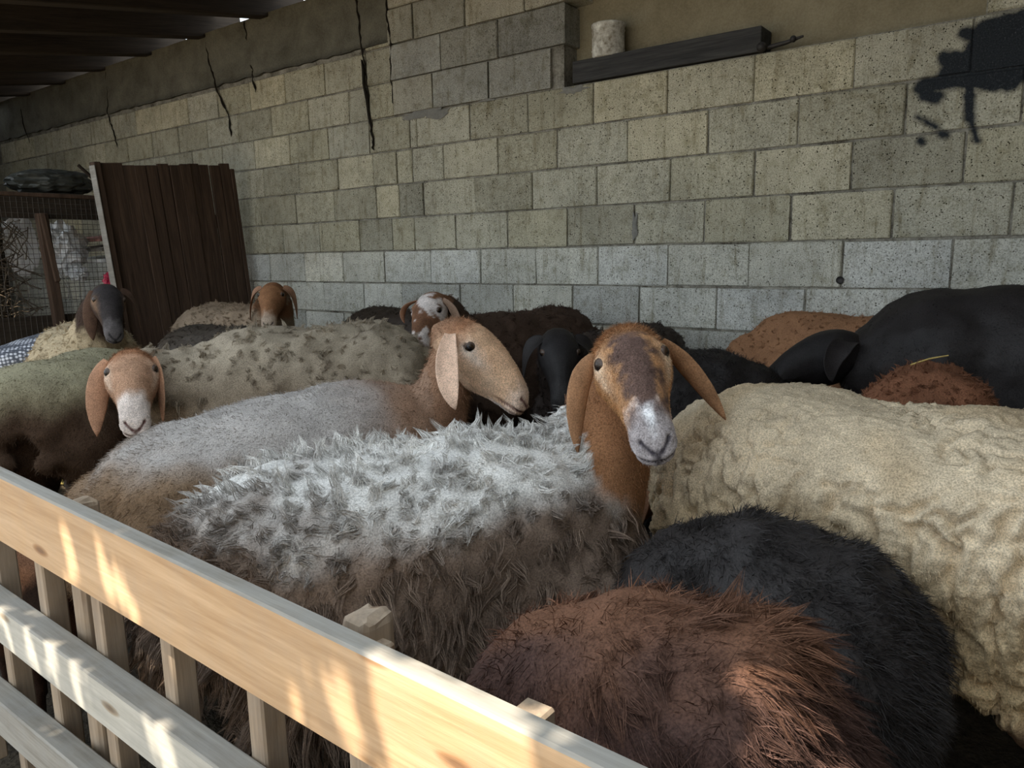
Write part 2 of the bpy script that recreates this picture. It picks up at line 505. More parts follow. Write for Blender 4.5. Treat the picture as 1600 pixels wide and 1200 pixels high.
for z0, J in ROWS.items():
    J = list(J)
    left_end = -5.5 if z0 < 2.39 else J[0]
    while J[0] - 0.4 > left_end: J.insert(0, round(J[0] - 0.4 + random.uniform(-.006, .006), 3))
    if z0 < 1.99:
        while J[-1] < 4.6: J.append(round(J[-1] + 0.4, 3))
    for a, c in zip(J[:-1], J[1:]):
        if z0 >= 2.0 and a > 0.55: mat = 'block_new'
        elif z0 < 1.19: mat = 'block_pale'
        elif a > 2.7 and z0 >= 1.39: mat = 'block_soot'
        else: mat = 'block'
        dy = -0.012 if (z0 >= 2.0 and a > 0.55) else 0.0
        put_block(a, c, z0, mat, dy)
for z0, J in ((2.0, (3.63, 4.03, 4.43)), (2.2, (3.63, 3.83, 4.23))):
    for a, c in zip(J[:-1], J[1:]): put_block(a, c, z0, 'block_soot')

# cement band above the blocks, left half
def slab(name, x0, x1, y0, y1, z0, z1, mat, parent, nx=60, nz=8, amp=0.006):
    xs = np.linspace(x0, x1, nx); zs = np.linspace(z0, z1, nz)
    X, Z = np.meshgrid(xs, zs, indexing='ij')
    F_ = np.stack([X.ravel(), np.full(X.size, y0), Z.ravel()], 1)
    F_[:, 1] += amp * fbm(F_ * 5, 3)
    edge = (Z.ravel() == zs[0])
    F_[edge, 2] += 0.007 * fbm(F_[edge] * 14, 2, 3)
    B_ = F_.copy(); B_[:, 1] = y1
    q = grid_quads(nx, nz, False)
    V = np.concatenate([F_, B_]); n = len(F_)
    Q = [q, (q + n)[:, ::-1]]
    i = np.arange(nx - 1)
    Q.append(np.stack([i * nz, i * nz + n, (i + 1) * nz + n, (i + 1) * nz], 1))
    Q.append(np.stack([i * nz + nz - 1, (i + 1) * nz + nz - 1, (i + 1) * nz + nz - 1 + n, i * nz + nz - 1 + n], 1))
    return link(name, mesh_arrays(name, V, np.concatenate(Q)), mat, parent)
slab('cement_band', -5.6, 0.57, -0.012, 0.03, 2.425, 2.80, M['render'], wall, 200, 10, 0.006)
# weathered strip down the old pier and fresh mortar smears
def smear(cx, cz, rx, rz, seed):
    nr, na = 6, 40
    V = []
    for i in range(nr):
        t = i / (nr - 1)
        for j in range(na):
            a_ = j / na * 2 * math.pi
            k = 1 + .45 * float(fbm(np.array([[math.cos(a_) * 2.2 + seed, math.sin(a_) * 2.2, seed * 1.7]]), 3)[0])
            V.append((cx + rx * k * t * math.cos(a_), -0.004 - .006 * (1 - t * t), cz + rz * k * t * math.sin(a_)))
    link('mortar_smear', mesh_arrays('mortar_smear', np.array(V), grid_quads(nr, na)), M['mortar_patch'], wall)
smear(0.78, 1.985, .17, .022, 1); smear(0.93, 1.975, .09, .028, 2); smear(1.86, 1.975, .08, .018, 3); smear(2.215, 1.285, .016, .06, 4); smear(1.30, 2.0, .05, .010, 5)

CRACKS = [[(-1.318, 2.79), (-1.29, 2.63), (-1.252, 2.493), (-1.19, 2.34), (-1.105, 2.205), (-1.083, 2.02)],
          [(-0.829, 2.799), (-0.80, 2.66), (-0.83, 2.60), (-0.76, 2.463), (-0.775, 2.40), (-0.746, 2.30)],
          [(-2.824, 2.78), (-2.84, 2.56), (-2.876, 2.413), (-2.816, 2.274), (-2.759, 2.105)],
          [(0.325, 2.80), (0.321, 2.671), (0.341, 2.484), (0.364, 2.332), (0.376, 2.106), (0.394, 1.90), (0.40, 1.80)],
          [(-4.6, 2.74), (-4.58, 2.5), (-4.45, 2.3)],
          [(0.60, 2.79), (0.575, 2.6), (0.60, 2.44), (0.585, 2.2), (0.61, 2.02)]]
for c in CRACKS:
    P = []
    for (x0, z0), (x1, z1) in zip(c[:-1], c[1:]):
        for k in range(6):
            t = k / 6; P.append((x0 + (x1 - x0) * t + random.uniform(-.009, .009), -0.006 if z0 < 2.43 else -0.014, z0 + (z1 - z0) * t))
    rad = [random.uniform(.004, .011) for _ in P]
    rad[0] = rad[-1] = 0.002
    V, Q = tube(P, rad, 5)
    V[:, 1] = (V[:, 1] - V[:, 1].mean()) * 0.5 + V[:, 1].mean()
    link('crack', mesh_arrays('crack', V, Q), M['crack'], wall)
# broken dark hollow low on the pier joint
V, Q = tube([(0.33, -.006, 2.36), (0.352, -.012, 2.30), (0.345, -.014, 2.22), (0.372, -.014, 2.12), (0.376, -.012, 2.02), (0.392, -.006, 1.93)], [.004, .014, .009, .013, .008, .003], 7)
V[:, 1] = (V[:, 1]) * 0.8
link('crack', mesh_arrays('crack', V, Q), M['crack'], wall)
# bolt hole in a block
V, Q = tube([(3.18, -.004, 1.035), (3.18, .004, 1.035)], [.016, .016], 12)
link('bolt_head', mesh_arrays('bolt_head', np.concatenate([V, [[3.18, -.006, 1.035]]]), Q, [(i, (i + 1) % 12, len(V)) for i in range(12)]), M['iron'], wall)

# side walls, far ends of the shed
w = box('wall_left', -5.8, -5.6, -2.4, 0.2, 0, 2.7, M['render'], None, 0.01); tag(w, kind='structure')
w = box('wall_right_lightblock', 5.3, 5.5, -8.5, 0.2, 0, 3.4, M['mortar'], None, 0.01); tag(w, kind='structure')  # unseen, lengthened along the yard to block sky light from the right

wf = empty('wall_front_lightblock', (-3.75, -2.42, 0)); tag(wf, kind='structure')  # unseen plank front, added to darken the upper left of the block wall
for k in range(16):
    b = box_bm(0.178, 0.025, 2.34, 0.003)
    o = link('plank', bm_mesh(b, 'plank'), M['darkwood'], wf); o.location = (-1.80 + k * 0.18, random.uniform(-.004, .004), 1.17)
# ------------------------------------------------------------------ roof
SL = 0.170                                  # the roof falls towards the yard
EAVE = -2.35
ceil = empty('ceiling', (0, 0, 2.775)); tag(ceil, kind='structure')
rot = math.atan(SL)
def roof_pt(y): return SL * y
for i in range(15):
    x = -5.14 + i * 0.757
    L = (0.30 - EAVE) / math.cos(rot)
    b = box_bm(0.10, L, 0.15, 0.006)
    for v in b.verts: v.co.x += 0.008 * math.sin(v.co.y * 2 + i)
    o = link('beam', bm_mesh(b, 'beam'), M['beam'], ceil)
    ym = (0.30 + EAVE) / 2
    o.location = (x, ym, roof_pt(ym) + 0.075); o.rotation_euler = (rot, 0, 0)
# boards over the beams
nb = 16
for i in range(nb):
    y0 = EAVE - 0.05 + (0.12 - EAVE) / nb * i; y1 = y0 + (0.12 - EAVE) / nb - 0.004
    b = box_bm(11.4, (y1 - y0) / math.cos(rot), 0.02, 0.002)
    o = link('roof_board', bm_mesh(b, 'roof_board'), M['roof'], ceil)
    ym = (y0 + y1) / 2
    o.location = (0, ym, roof_pt(ym) + 0.163 + random.uniform(-.002, .002)); o.rotation_euler = (rot, 0, 0)

# ------------------------------------------------------------------ window niche: can, plank, latch
can = empty('tin_can', (2.035, 0.045, 2.108)); tag(can, 'chipped white painted tin can standing on the dark plank in the wall niche', 'can')
prof = [(0.0, 0.0), (.066, 0.0), (.068, .004), (.070, .012), (.070, .125), (.073, .130), (.073, .138), (.067, .138), (.066, .02), (0.0, .02)]
ang = np.arange(32) / 32 * 2 * np.pi
V = np.concatenate([np.stack([r * np.cos(ang), r * np.sin(ang), np.full(32, z)], 1) for r, z in prof])
link('can_body', mesh_arrays('can_body', V, grid_quads(len(prof), 32)), M['can'], can)
can.scale = (1.14, 1.14, 1.12)
for z in (.03, .11):
    V = np.concatenate([np.stack([r * np.cos(ang), r * np.sin(ang), np.full(32, zz)], 1) for r, zz in ((.069, z - .004), (.0725, z), (.069, z + .004))])
    link('rim_bead', mesh_arrays('rim_bead', V, grid_quads(3, 32)), M['can'], can)
b = box_bm(0.95, 0.13, 0.105, 0.006, 2)
for v in b.verts: v.co.z += 0.004 * math.sin(v.co.x * 7); v.co.y += 0.004 * math.sin(v.co.x * 5 + 1)
plank = link('charred_plank', bm_mesh(b, 'charred_plank'), M['charwood'])
plank.location = (2.335, 0.058, 2.058); plank.rotation_euler = (0, 0, 0)
tag(plank, 'dark charred plank lying along the sill of the wall niche', 'plank')
lat = empty('iron_latch', (2.83, 0.02, 2.0)); tag(lat, 'small rusty iron latch on the niche sill beside the charred plank', 'latch')
V, Q = tube([(-.08, 0, .018), (.0, 0, .022), (.08, -.004, .028), (.15, -.01, .040)], [.010, .011, .009, .005], 7)
link('bar', mesh_arrays('bar', V, Q), M['iron'], lat)
bs = bmesh.new(); bmesh.ops.create_uvsphere(bs, u_segments=12, v_segments=8, radius=.022)
o = link('knob', bm_mesh(bs, 'knob', True), M['iron'], lat); o.location = (-.02, -.02, .022)
bs = bmesh.new(); bmesh.ops.create_uvsphere(bs, u_segments=10, v_segments=6, radius=.014)
o = link('knob', bm_mesh(bs, 'knob', True), M['iron'], lat); o.location = (.11, -.012, .035)

# ------------------------------------------------------------------ fence, parallel to the wall
FENCE_X0, FENCE_X1 = 1.4, 4.9
fence = empty('wooden_fence', (3.2, -2.9, 0)); tag(fence, 'pine rail fence with square battens closing off the sheep pen', 'fence')
def fpart(name, x0, x1, y0, y1, z0, z1, mat, bev=0.003, nx=1, wob=0.0):
    b = box_bm(x1 - x0, y1 - y0, z1 - z0, bev)
    o = link(name, bm_mesh(b, name), mat, fence)
    o.location = ((x0 + x1) / 2 - 3.2, (y0 + y1) / 2 + 2.9, (z0 + z1) / 2)
    return o
top = fpart('top_rail', FENCE_X0, FENCE_X1, -2.930, -2.903, 0.660, 0.788, M['rail'])
top.data.materials.append(M['rail_grey'])
for p in top.data.polygons:
    if p.normal.z > 0.5: p.material_index = 1
top.rotation_euler = (0, math.radians(2.1), 0)
mid = fpart('middle_rail', FENCE_X0, FENCE_X1, -2.932, -2.890, 0.445, 0.523, M['rail_pale'])
mid.data.materials.append(M['rail_grey'])
for p in mid.data.polygons:
    if p.normal.z > 0.5: p.material_index = 1
mid.rotation_euler = (0, math.radians(2.0), 0)
low = fpart('bottom_rail', FENCE_X0, FENCE_X1, -2.932, -2.890, 0.25, 0.33, M['rail_grey'])
xb = 1.45
while xb < 4.85:
    fpart('batten', xb, xb + 0.034, -2.889, -2.853, 0.06, 0.745, M['baluster'])
    xb += 0.2145
for px in (1.56, 2.660, 3.372, 4.40):
    b = box_bm(0.050, 0.050, 0.80, 0.014, 3)
    for v in b.verts:
        if v.co.z > 0.3: v.co.z += random.uniform(-.004, .002) + .12 * v.co.x; v.co.x += random.uniform(-.001, .001)
    o = link('post', bm_mesh(b, 'post'), M['baluster'], fence)
    o.location = (px - 3.2, -2.855 + 2.9, 0.372)

# ------------------------------------------------------------------ far left: plank gate, wire panel and clutter
gate = empty('plank_gate', (-0.90, -0.03, 0.0)); tag(gate, 'dark brown plank gate sagging against the block wall', 'gate')
gate.rotation_euler = (math.radians(4.2), 0, 0)
GW = 0.93
nbd = 12; yb = -0.012
for i in range(nbd):
    wdt = (GW - 0.03) / nbd
    y1 = yb - 0.0005 - max(0, random.uniform(-.004, .0045)); y0 = yb - wdt
    b = box_bm(0.022, y1 - y0, 1.80 + random.uniform(-.02, .015), 0.003)
    for v in b.verts: v.co.y += 0.003 * math.sin(v.co.z * 3 + i); v.co.x += random.uniform(-.002, .002)
    o = link('plank', bm_mesh(b, 'plank'), M['darkwood'], gate)
    o.location = (random.uniform(-.006, .006), (y0 + y1) / 2, 0.93); o.rotation_euler = (random.uniform(-.006, .006), 0, 0)
    yb -= wdt
def gpart(name, x0, x1, y0, y1, z0, z1, mat):
    b = box_bm(x1 - x0, y1 - y0, z1 - z0, 0.004)
    o = link(name, bm_mesh(b, name), mat, gate); o.location = ((x0 + x1) / 2, (y0 + y1) / 2, (z0 + z1) / 2); return o
gpart('gate_stile', -0.03, 0.035, -GW - 0.022, -GW + 0.018, 0.02, 1.84, M['baluster'] if False else M['darkwood'])
gpart('gate_edge', -0.025, 0.045, -GW - 0.030, -GW - 0.024, 0.04, 1.82, M['rail_grey'])
for z in (0.45, 1.40): gpart('crossbar', -0.055, -0.016, -GW, -0.02, z, z + 0.09, M['darkwood'])
gpart('gate_stile', -0.03, 0.02, -0.010, 0.02, 0.02, 1.80, M['darkwood'])

panel = empty('wire_mesh_panel', (-1.10, -1.6, 0)); tag(panel, 'rusty wire mesh panel on a dark timber frame beside the plank gate', 'partition')
def ppart(name, y0, y1, z0, z1, mat, x0=-0.03, x1=0.03, rx=0):
    b = box_bm(x1 - x0, y1 - y0, z1 - z0, 0.004)
    o = link(name, bm_mesh(b, name), mat, panel); o.location = ((x0 + x1) / 2, (y0 + y1) / 2 + 1.6, (z0 + z1) / 2); o.rotation_euler = (rx, 0, 0); return o
ppart('top_board', -2.6, -0.97, 1.43, 1.555, M['beam'])
ppart('shelf_board', -2.6, -0.97, 1.555, 1.58, M['darkwood'], -0.30, 0.04)
ppart('bottom_board', -2.6, -0.97, 0.66, 0.845, M['beam'])
ppart('post', -1.37, -1.31, 0.0, 1.46, M['darkwood'], 0.03, 0.08, math.radians(2.5))
ppart('post', -2.55, -2.48, 0.0, 1.55, M['darkwood'], 0.03, 0.08)
ppart('strut', -1.375, -1.345, 1.05, 1.46, M['darkwood'], 0.08, 0.10, math.radians(6))
Vs, Qs, n = [], [], 0
for y in np.arange(-2.45, -0.95, 0.030):
    V, Q = tube([(0.034, y + 1.6 + random.uniform(-.004, .004), z) for z in np.linspace(0.70, 1.575, 5)], 0.0014, 4); Vs.append(V); Qs.append(Q + n); n += len(V)
for z in np.arange(0.86, 1.58, 0.030):
    V, Q = tube([(0.036, y + 1.6, z + random.uniform(-.004, .004)) for y in np.linspace(-2.5, -0.96, 7)], 0.0014, 4); Vs.append(V); Qs.append(Q + n); n += len(V)
tag(link('wire_mesh', mesh_arrays('wire_mesh', np.concatenate(Vs), np.concatenate(Qs)), M['wire'], panel), kind='stuff')
# brushwood stuffed behind the mesh, left of the post
Vs, Qs, n = [], [], 0
for k in range(420):
    c = np.array([-1.22 + random.uniform(-.10, .06), random.uniform(-2.4, -1.40), random.uniform(0.62, 1.42)])
    d = np.array([random.uniform(-.3, .3), random.uniform(-1, 1), random.uniform(-1, 1)]); d /= np.linalg.norm(d)
    l = random.uniform(.08, .26)
    V, Q = tube([c - d * l / 2, c + np.array([0, random.uniform(-.02, .02), random.uniform(-.02, .02)]), c + d * l / 2], [.004, .0035, .0015], 4)
    Vs.append(V); Qs.append(Q + n); n += len(V)
tag(link('brushwood', mesh_arrays('brushwood', np.concatenate(Vs), np.concatenate(Qs)), M['bark']),
    'dark brushwood stacked behind the wire mesh panel', 'brushwood', kind='stuff')
bw = box('hay_bale', -1.80, -1.46, -2.5, -1.42, 0.0, 1.40, M['litter'], None, 0.05, 0.02); tag(bw, 'dark hay bale stacked behind the brushwood and wire mesh', 'bale')

def crumple(name, center, size, mat, amp, sc, seed, parent=None, n=48, squash=1.0, freq2=2.5):
    bs = bmesh.new(); bmesh.ops.create_icosphere(bs, subdivisions=4, radius=1.0)
    me = bm_mesh(bs, name, False)
    P = np.empty(len(me.vertices) * 3, np.float32); me.vertices.foreach_get('co', P); P = P.reshape(-1, 3).astype(float)
    nrm = P / np.linalg.norm(P, axis=1)[:, None]
    f1, f2 = worley(P * sc + 3, seed)
    P = P + nrm * (amp * (f2 - f1 - 0.3) + amp * 0.6 * fbm(P * sc * freq2, 2, seed))[:, None]
    P *= np.array(size)
    me.vertices.foreach_set('co', P.astype(np.float32).ravel()); me.update()
    o = link(name, me, mat, parent); o.location = center
    return o
o = crumple('plastic_bag', (-1.42, -1.10, 1.255), (0.10, 0.135, 0.165), M['film'], 0.35, 2.2, 3)
tag(o, 'crumpled white plastic bag of rubbish hanging behind the wire mesh', 'bag')
o = crumple('plastic_bag', (-1.36, -1.06, 1.09), (0.05, 0.06, 0.05), M['film'], 0.35, 2.2, 8)
tag(o, 'small white bag bulging under the crumpled rubbish bag', 'bag')
sh = crumple('plastic_sheet', (-1.50, -1.33, 1.28), (0.02, 0.10, 0.20), M['film'], 0.30, 2.6, 5)
tag(sh, 'bright white plastic sheet hanging beside the mesh panel post', 'sheet')
o = crumple('mesh_bag', (-1.035, -1.005, 1.03), (0.035, 0.05, 0.075), M['red'], 0.3, 2.6, 6)
tag(o, 'crimson plastic net bag hanging on the edge of the plank gate', 'bag')
o = crumple('tarpaulin', (-1.22, -1.22, 1.655), (0.14, 0.26, 0.085), M['tarp'], 0.22, 1.8, 7)
tag(o, 'dark folded tarpaulin lying on the shelf above the wire mesh', 'tarpaulin')
o = crumple('tarpaulin', (-1.24, -1.85, 1.64), (0.14, 0.30, 0.07), M['tarp'], 0.22, 1.8, 17)
tag(o, 'dark grey cloth bundle at the far end of the shelf', 'bundle')
V, Q = tube([(-1.06, -1.12, 1.76), (-1.06, -0.97, 1.62)], [.010, .012], 7)
tag(link('stick', mesh_arrays('stick', V, Q), M['beam']), 'short dark stick leaning on the tarpaulin', 'stick')
for k, (z, yy, m_) in enumerate(((1.33, -0.93, 'pinkboard'), (1.265, -0.93, 'rail_grey'), (1.19, -0.93, 'film'))):
    o = box('board', -1.75, -1.25, yy - .02, yy + .30, z - .012, z + .012, M[m_], None, 0.003)
    o.rotation_euler = (0.12, 0, 0)
    tag(o, ('faded pink board leaning behind the plank gate', 'grey weathered board under the faded pink one', 'white painted board lowest of the stack behind the gate')[k], 'board')
for k in range(6):     # broken reeds under the bags
    y = -1.27 + k * 0.045
    V, Q = tube([(-1.32, y, 0.80), (-1.30, y + random.uniform(-.03, .03), 0.98), (-1.33, y + random.uniform(-.05, .05), 1.13)], [.005, .005, .003], 5)
    tag(link('reed_stem', mesh_arrays('reed_stem', V, Q), M['rail_pale']), 'thin pale reed stem standing under the white rubbish bag', 'reed', 'reed stems behind the mesh')
# low manger with a white woven sack on it
mang = empty('manger', (-0.66, -1.78, 0)); tag(mang, 'dark wooden manger standing before the wire mesh panel', 'manger')
for k in range(4):
    b = box_bm(0.03, 0.92, 0.12, 0.004); o = link('plank', bm_mesh(b, 'plank'), M['beam'], mang); o.location = (0.20, 0, 0.12 + k * 0.128)
b = box_bm(0.42, 0.92, 0.03, 0.004); o = link('lid', bm_mesh(b, 'lid'), M['beam'], mang); o.location = (0, 0, 0.585)
for sx in (-.17, .17):
    for sy in (-.42, .42):
        b = box_bm(0.05, 0.05, 0.58, 0.004); o = link('leg', bm_mesh(b, 'leg'), M['beam'], mang); o.location = (sx, sy, 0.29)
bs = bmesh.new(); bmesh.ops.create_icosphere(bs, subdivisions=4, radius=1.0)
for v in bs.verts:
    c = v.co
    s = lambda a, p: math.copysign(abs(a) ** p, a)
    v.co = Vector((s(c.x, .75) * .16, s(c.y, .6) * .27, s(c.z, .8) * .085 + .012 * math.sin(c.y * 5)))
sk = link('woven_sack', bm_mesh(bs, 'woven_sack', True), M['sack']); sk.location = (-0.58, -1.66, 0.685); sk.rotation_euler = (math.radians(8), 0, 0)
tag(sk, 'white woven mesh sack lying on the manger behind the sheep', 'sack')

# ------------------------------------------------------------------ sheep
def smooth_interp(x, xp, fp, sig=0.008):
    xs = np.linspace(xp[0], xp[-1], 400)
    y = np.interp(xs, xp, fp)
    k = max(1, int(sig / (xs[1] - xs[0])))
    ker = np.exp(-0.5 * (np.arange(-3 * k, 3 * k + 1) / k) ** 2); ker /= ker.sum()
    pad = np.concatenate([2 * y[0] - y[3 * k:0:-1], y, 2 * y[-1] - y[-2:-3 * k - 2:-1]])
    ys = np.convolve(pad, ker, 'valid')
    return np.interp(x, xs, ys)

HX = [-.07, -.055, -.03, 0, .035, .065, .10, .14, .18, .21, .24, .262, .277, .285]
HW = [.010, .038, .058, .069, .0770, .0790, .0690, .0560, .0465, .0425, .0420, .0390, .0300, .012]
HT = [-.015, .012, .036, .052, .061, .063, .060, .052, .039, .026, .009, -.008, -.024, -.040]
HB = [-.035, -.055, -.080, -.098, -.112, -.117, -.114, -.105, -.095, -.090, -.088, -.087, -.081, -.064]
EYE = np.array([.066, .0610, .020])

def quad_normals(V, Q):
    n = np.cross(V[Q[:, 2]] - V[Q[:, 0]], V[Q[:, 3]] - V[Q[:, 1]])
    out = np.zeros_like(V)
    for k in range(4): np.add.at(out, Q[:, k], n)
    return out / (np.linalg.norm(out, axis=1)[:, None] + 1e-12)

def head_mesh(hi=True, lamb=False):
    nx, na = (86, 96) if hi else (52, 52)
    t = np.linspace(0, 1, nx)
    # more stations at the muzzle
    xs = -.07 + .355 * (t ** 0.9 if not hi else (0.55 * t + 0.45 * np.sin(t * np.pi / 2)))
    xs = np.sort(xs); xs[0] = -.07; xs[-1] = .285
    w = smooth_interp(xs, HX, HW, .006); tp = smooth_interp(xs, HX, HT, .008); bt = smooth_interp(xs, HX, HB, .008)
    a = np.arange(na) / na * 2 * np.pi
    ca, sa = np.cos(a), np.sin(a)
    V = np.zeros((nx, na, 3))
    for i in range(nx):
        mid, half = (tp[i] + bt[i]) / 2, (tp[i] - bt[i]) / 2
        z = mid + half * np.sign(ca) * np.abs(ca) ** 0.92
        v = ca
        low = 1 - 0.36 * smoothstep(0.1, 1.0, -v) * (1 - 0.6 * smoothstep(.18, .25, xs[i]))
        upn = 1 - 0.10 * smoothstep(0.0, 1.0, v)
        bulge = 1 + 0.05 * np.exp(-((v - .35) / .3) ** 2)
        y = w[i] * np.sign(sa) * np.abs(sa) ** 0.80 * low * upn * bulge
        V[i, :, 0] = xs[i]; V[i, :, 1] = y; V[i, :, 2] = z
    V = V.reshape(-1, 3)
    Q = grid_quads(nx, na)
    # end caps
    V = np.concatenate([V, [V[:na].mean(0)], [V[(nx - 1) * na:nx * na].mean(0) + [.002, 0, 0]]])
    T1 = np.stack([(np.arange(na) + 1) % na, np.arange(na), np.full(na, nx * na)], 1)
    b0 = (nx - 1) * na
    T2 = np.stack([b0 + np.arange(na), b0 + (np.arange(na) + 1) % na, np.full(na, nx * na + 1)], 1)
    # outward orientation
    nn = quad_normals(V, Q)
    ctr = V[nx // 2 * na:(nx // 2 + 1) * na].mean(0)
    if np.mean(np.sum(nn[nx // 2 * na:(nx // 2 + 1) * na] * (V[nx // 2 * na:(nx // 2 + 1) * na] - ctr), 1)) < 0:
        Q = Q[:, ::-1]; T1 = T1[:, ::-1]; T2 = T2[:, ::-1]; nn = -nn
    S = V.copy(); S[:, 1] = np.abs(S[:, 1])
    def d2(c, r=(1, 1, 1)): return (((S - np.array(c)) / np.array(r)) ** 2).sum(1)
    h = np.zeros(len(V))
    de = np.sqrt(d2((.066, .0775, .020), (1.45, 1, 0.74)))
    h += 0.0075 * np.exp(-d2((.056, .068, .038)) / .018 ** 2)              # brow
    h -= 0.0085 * np.exp(-(de / .0105) ** 2)                               # socket
    h += 0.0042 * np.exp(-((de - .0150) / .0035) ** 2)                     # lids
    h += 0.0045 * np.exp(-d2((.062, .0765, .034), (1.6, 1, .7)) / .009 ** 2)      # upper lid
    h -= 0.0045 * np.exp(-d2((.098, .054, .006)) / .012 ** 2)              # tear hollow
    h += 0.0050 * np.exp(-d2((.045, .055, -.055)) / .030 ** 2)             # cheek
    h -= 0.0035 * np.exp(-d2((.135, .045, -.030)) / .026 ** 2)
    h += 0.0030 * np.exp(-d2((.250, .024, -.018)) / .014 ** 2)             # nostril wing
    na_, nb2 = np.array([.2800, .0070, -.0400]), np.array([.2615, .0255, -.0235])
    tn = np.clip(((S - na_) @ (nb2 - na_)) / ((nb2 - na_) @ (nb2 - na_)), 0, 1)
    dsl = np.linalg.norm(S - na_ - tn[:, None] * (nb2 - na_), axis=1)
    h -= (0.0045 + .0055 * tn) * np.exp(-(dsl / .0042) ** 2)
    h -= 0.0038 * np.exp(-(V[:, 1] / .0026) ** 2) * smoothstep(.255, .268, V[:, 0]) * smoothstep(-.068, -.058, V[:, 2]) * (1 - smoothstep(-.042, -.034, V[:, 2]))
    zm = -.0595 - (.285 - V[:, 0]) * .13 + .005 * (np.abs(V[:, 1]) / .03) ** 2
    inm = smoothstep(.185, .21, V[:, 0])
    h -= 0.0062 * np.exp(-((V[:, 2] - zm) / .0030) ** 2) * inm
    h += 0.0028 * np.exp(-((V[:, 2] - zm - .009) / .006) ** 2) * inm
    h += 0.0025 * np.exp(-((V[:, 2] - zm + .009) / .006) ** 2) * inm
    h += 0.0006 * fbm(V * 160, 2)
    V2 = V + nn * h[:, None]
    return V2, Q, np.concatenate([T1, T2])

HEAD_HI = head_mesh(True); HEAD_LO = head_mesh(False)

def lerp_c(a, b, t):
    return np.asarray(a)[None] * (1 - t)[:, None] + np.asarray(b)[None] * t[:, None] if np.ndim(a) == 1 else a * (1 - t)[:, None] + np.asarray(b)[None] * t[:, None]

def paint_head(V, st):
    """face markings; V in head space"""
    base = np.array(st['face']); c = np.repeat(base[None], len(V), 0)
    n = fbm(V * 45, 3, 2); n2 = fbm(V * 15, 2, 9)
    S = V.copy(); S[:, 1] = np.abs(S[:, 1])
    if 'poll' in st:
        c = lerp_c(c, st['poll'], (1 - smoothstep(.0, .075, V[:, 0] + .018 * n)) * smoothstep(-.03, .02, V[:, 2]))
    if 'cheek' in st:
        c = lerp_c(c, st['cheek'], smoothstep(.01, -.02, V[:, 2] + .012 * n) * (1 - smoothstep(.16, .22, V[:, 0])))
    if 'stripe' in st:      # dark bridge of the nose
        wdt = .043 - .03 * np.clip(V[:, 0] - .1, 0, .2)
        k = smoothstep(wdt + .016, wdt - .020, S[:, 1] + .020 * n + .008 * fbm(V * 130, 2, 6)) * smoothstep(.02, .055, V[:, 0] + .02 * n2) * smoothstep(-.03, .0, V[:, 2] + .25 * np.clip(V[:, 0] - .15, 0, 1))
        c = lerp_c(c, st['stripe'], np.clip(k, 0, 1) * st.get('stripe_a', .9))
    if 'eyering' in st:
        k = np.exp(-(((S - np.array([.070, .072, .014])) / np.array([.026, .03, .020])) ** 2).sum(1))
        k = k + 0.8 * np.exp(-(((S - np.array([.105, .055, -.002])) / np.array([.030, .02, .014])) ** 2).sum(1))
        c = lerp_c(c, st['eyering'], np.clip(k * 1.2 + .15 * n, 0, 1) * (k > .02))
    if 'muzzle' in st:
        k = smoothstep(st.get('mz0', .185), st.get('mz0', .185) + .05, V[:, 0] + .014 * n - .15 * np.clip(V[:, 2] + .06, -1, 0))
        c = lerp_c(c, st['muzzle'], k * .95)
    if 'snip' in st:
        k = np.exp(-(((V - np.array([.235, 0, .014])) / np.array([.026, .012, .03])) ** 2).sum(1)) + .25 * n * (np.abs(V[:, 0] - .235) < .05)
        c = lerp_c(c, st['snip'], np.clip(k * 1.3 - .15, 0, 1))
    if 'patch' in st:
        k = smoothstep(.05, .35, n2 + .5 * n) * (V[:, 0] < .23)
        c = lerp_c(c, st['patch'], k)
    if 'chin' in st:
        k = smoothstep(-.072, -.084, V[:, 2] + .006 * n) * smoothstep(.17, .21, V[:, 0])
        c = lerp_c(c, st['chin'], k)
    # skin round the nostrils, mouth and eye rims
    na_, nb2 = np.array([.2800, .0070, -.0400]), np.array([.2615, .0255, -.0235])
    tn = np.clip(((S - na_) @ (nb2 - na_)) / ((nb2 - na_) @ (nb2 - na_)), 0, 1)
    dn = np.linalg.norm(S - na_ - tn[:, None] * (nb2 - na_), axis=1)
    skin = np.array(st.get('nose', (.10, .075, .07)))
    c = lerp_c(c, skin, smoothstep(.0085, .0030, dn))
    ph = smoothstep(.008, .002, S[:, 1]) * smoothstep(.262, .27, V[:, 0]) * smoothstep(-.030, -.040, V[:, 2]) * smoothstep(-.075, -.06, V[:, 2])
    c = lerp_c(c, skin, ph * .8)
    zm = -.0595 - (.285 - V[:, 0]) * .13 + .005 * (S[:, 1] / .03) ** 2
    c = lerp_c(c, skin * .8, smoothstep(.0045, .002, np.abs(V[:, 2] - zm)) * smoothstep(.20, .22, V[:, 0]))
    de = np.sqrt((((S - np.array([.066, .0775, .020])) / np.array([1.45, 1, .74])) ** 2).sum(1))
    c = lerp_c(c, (.02, .015, .012), smoothstep(.0135, .0110, de) * (S[:, 1] > .04))
    c = c * (1 + .16 * n + .10 * fbm(V * 160, 2, 4))[:, None]
    return np.clip(c, .003, 1)

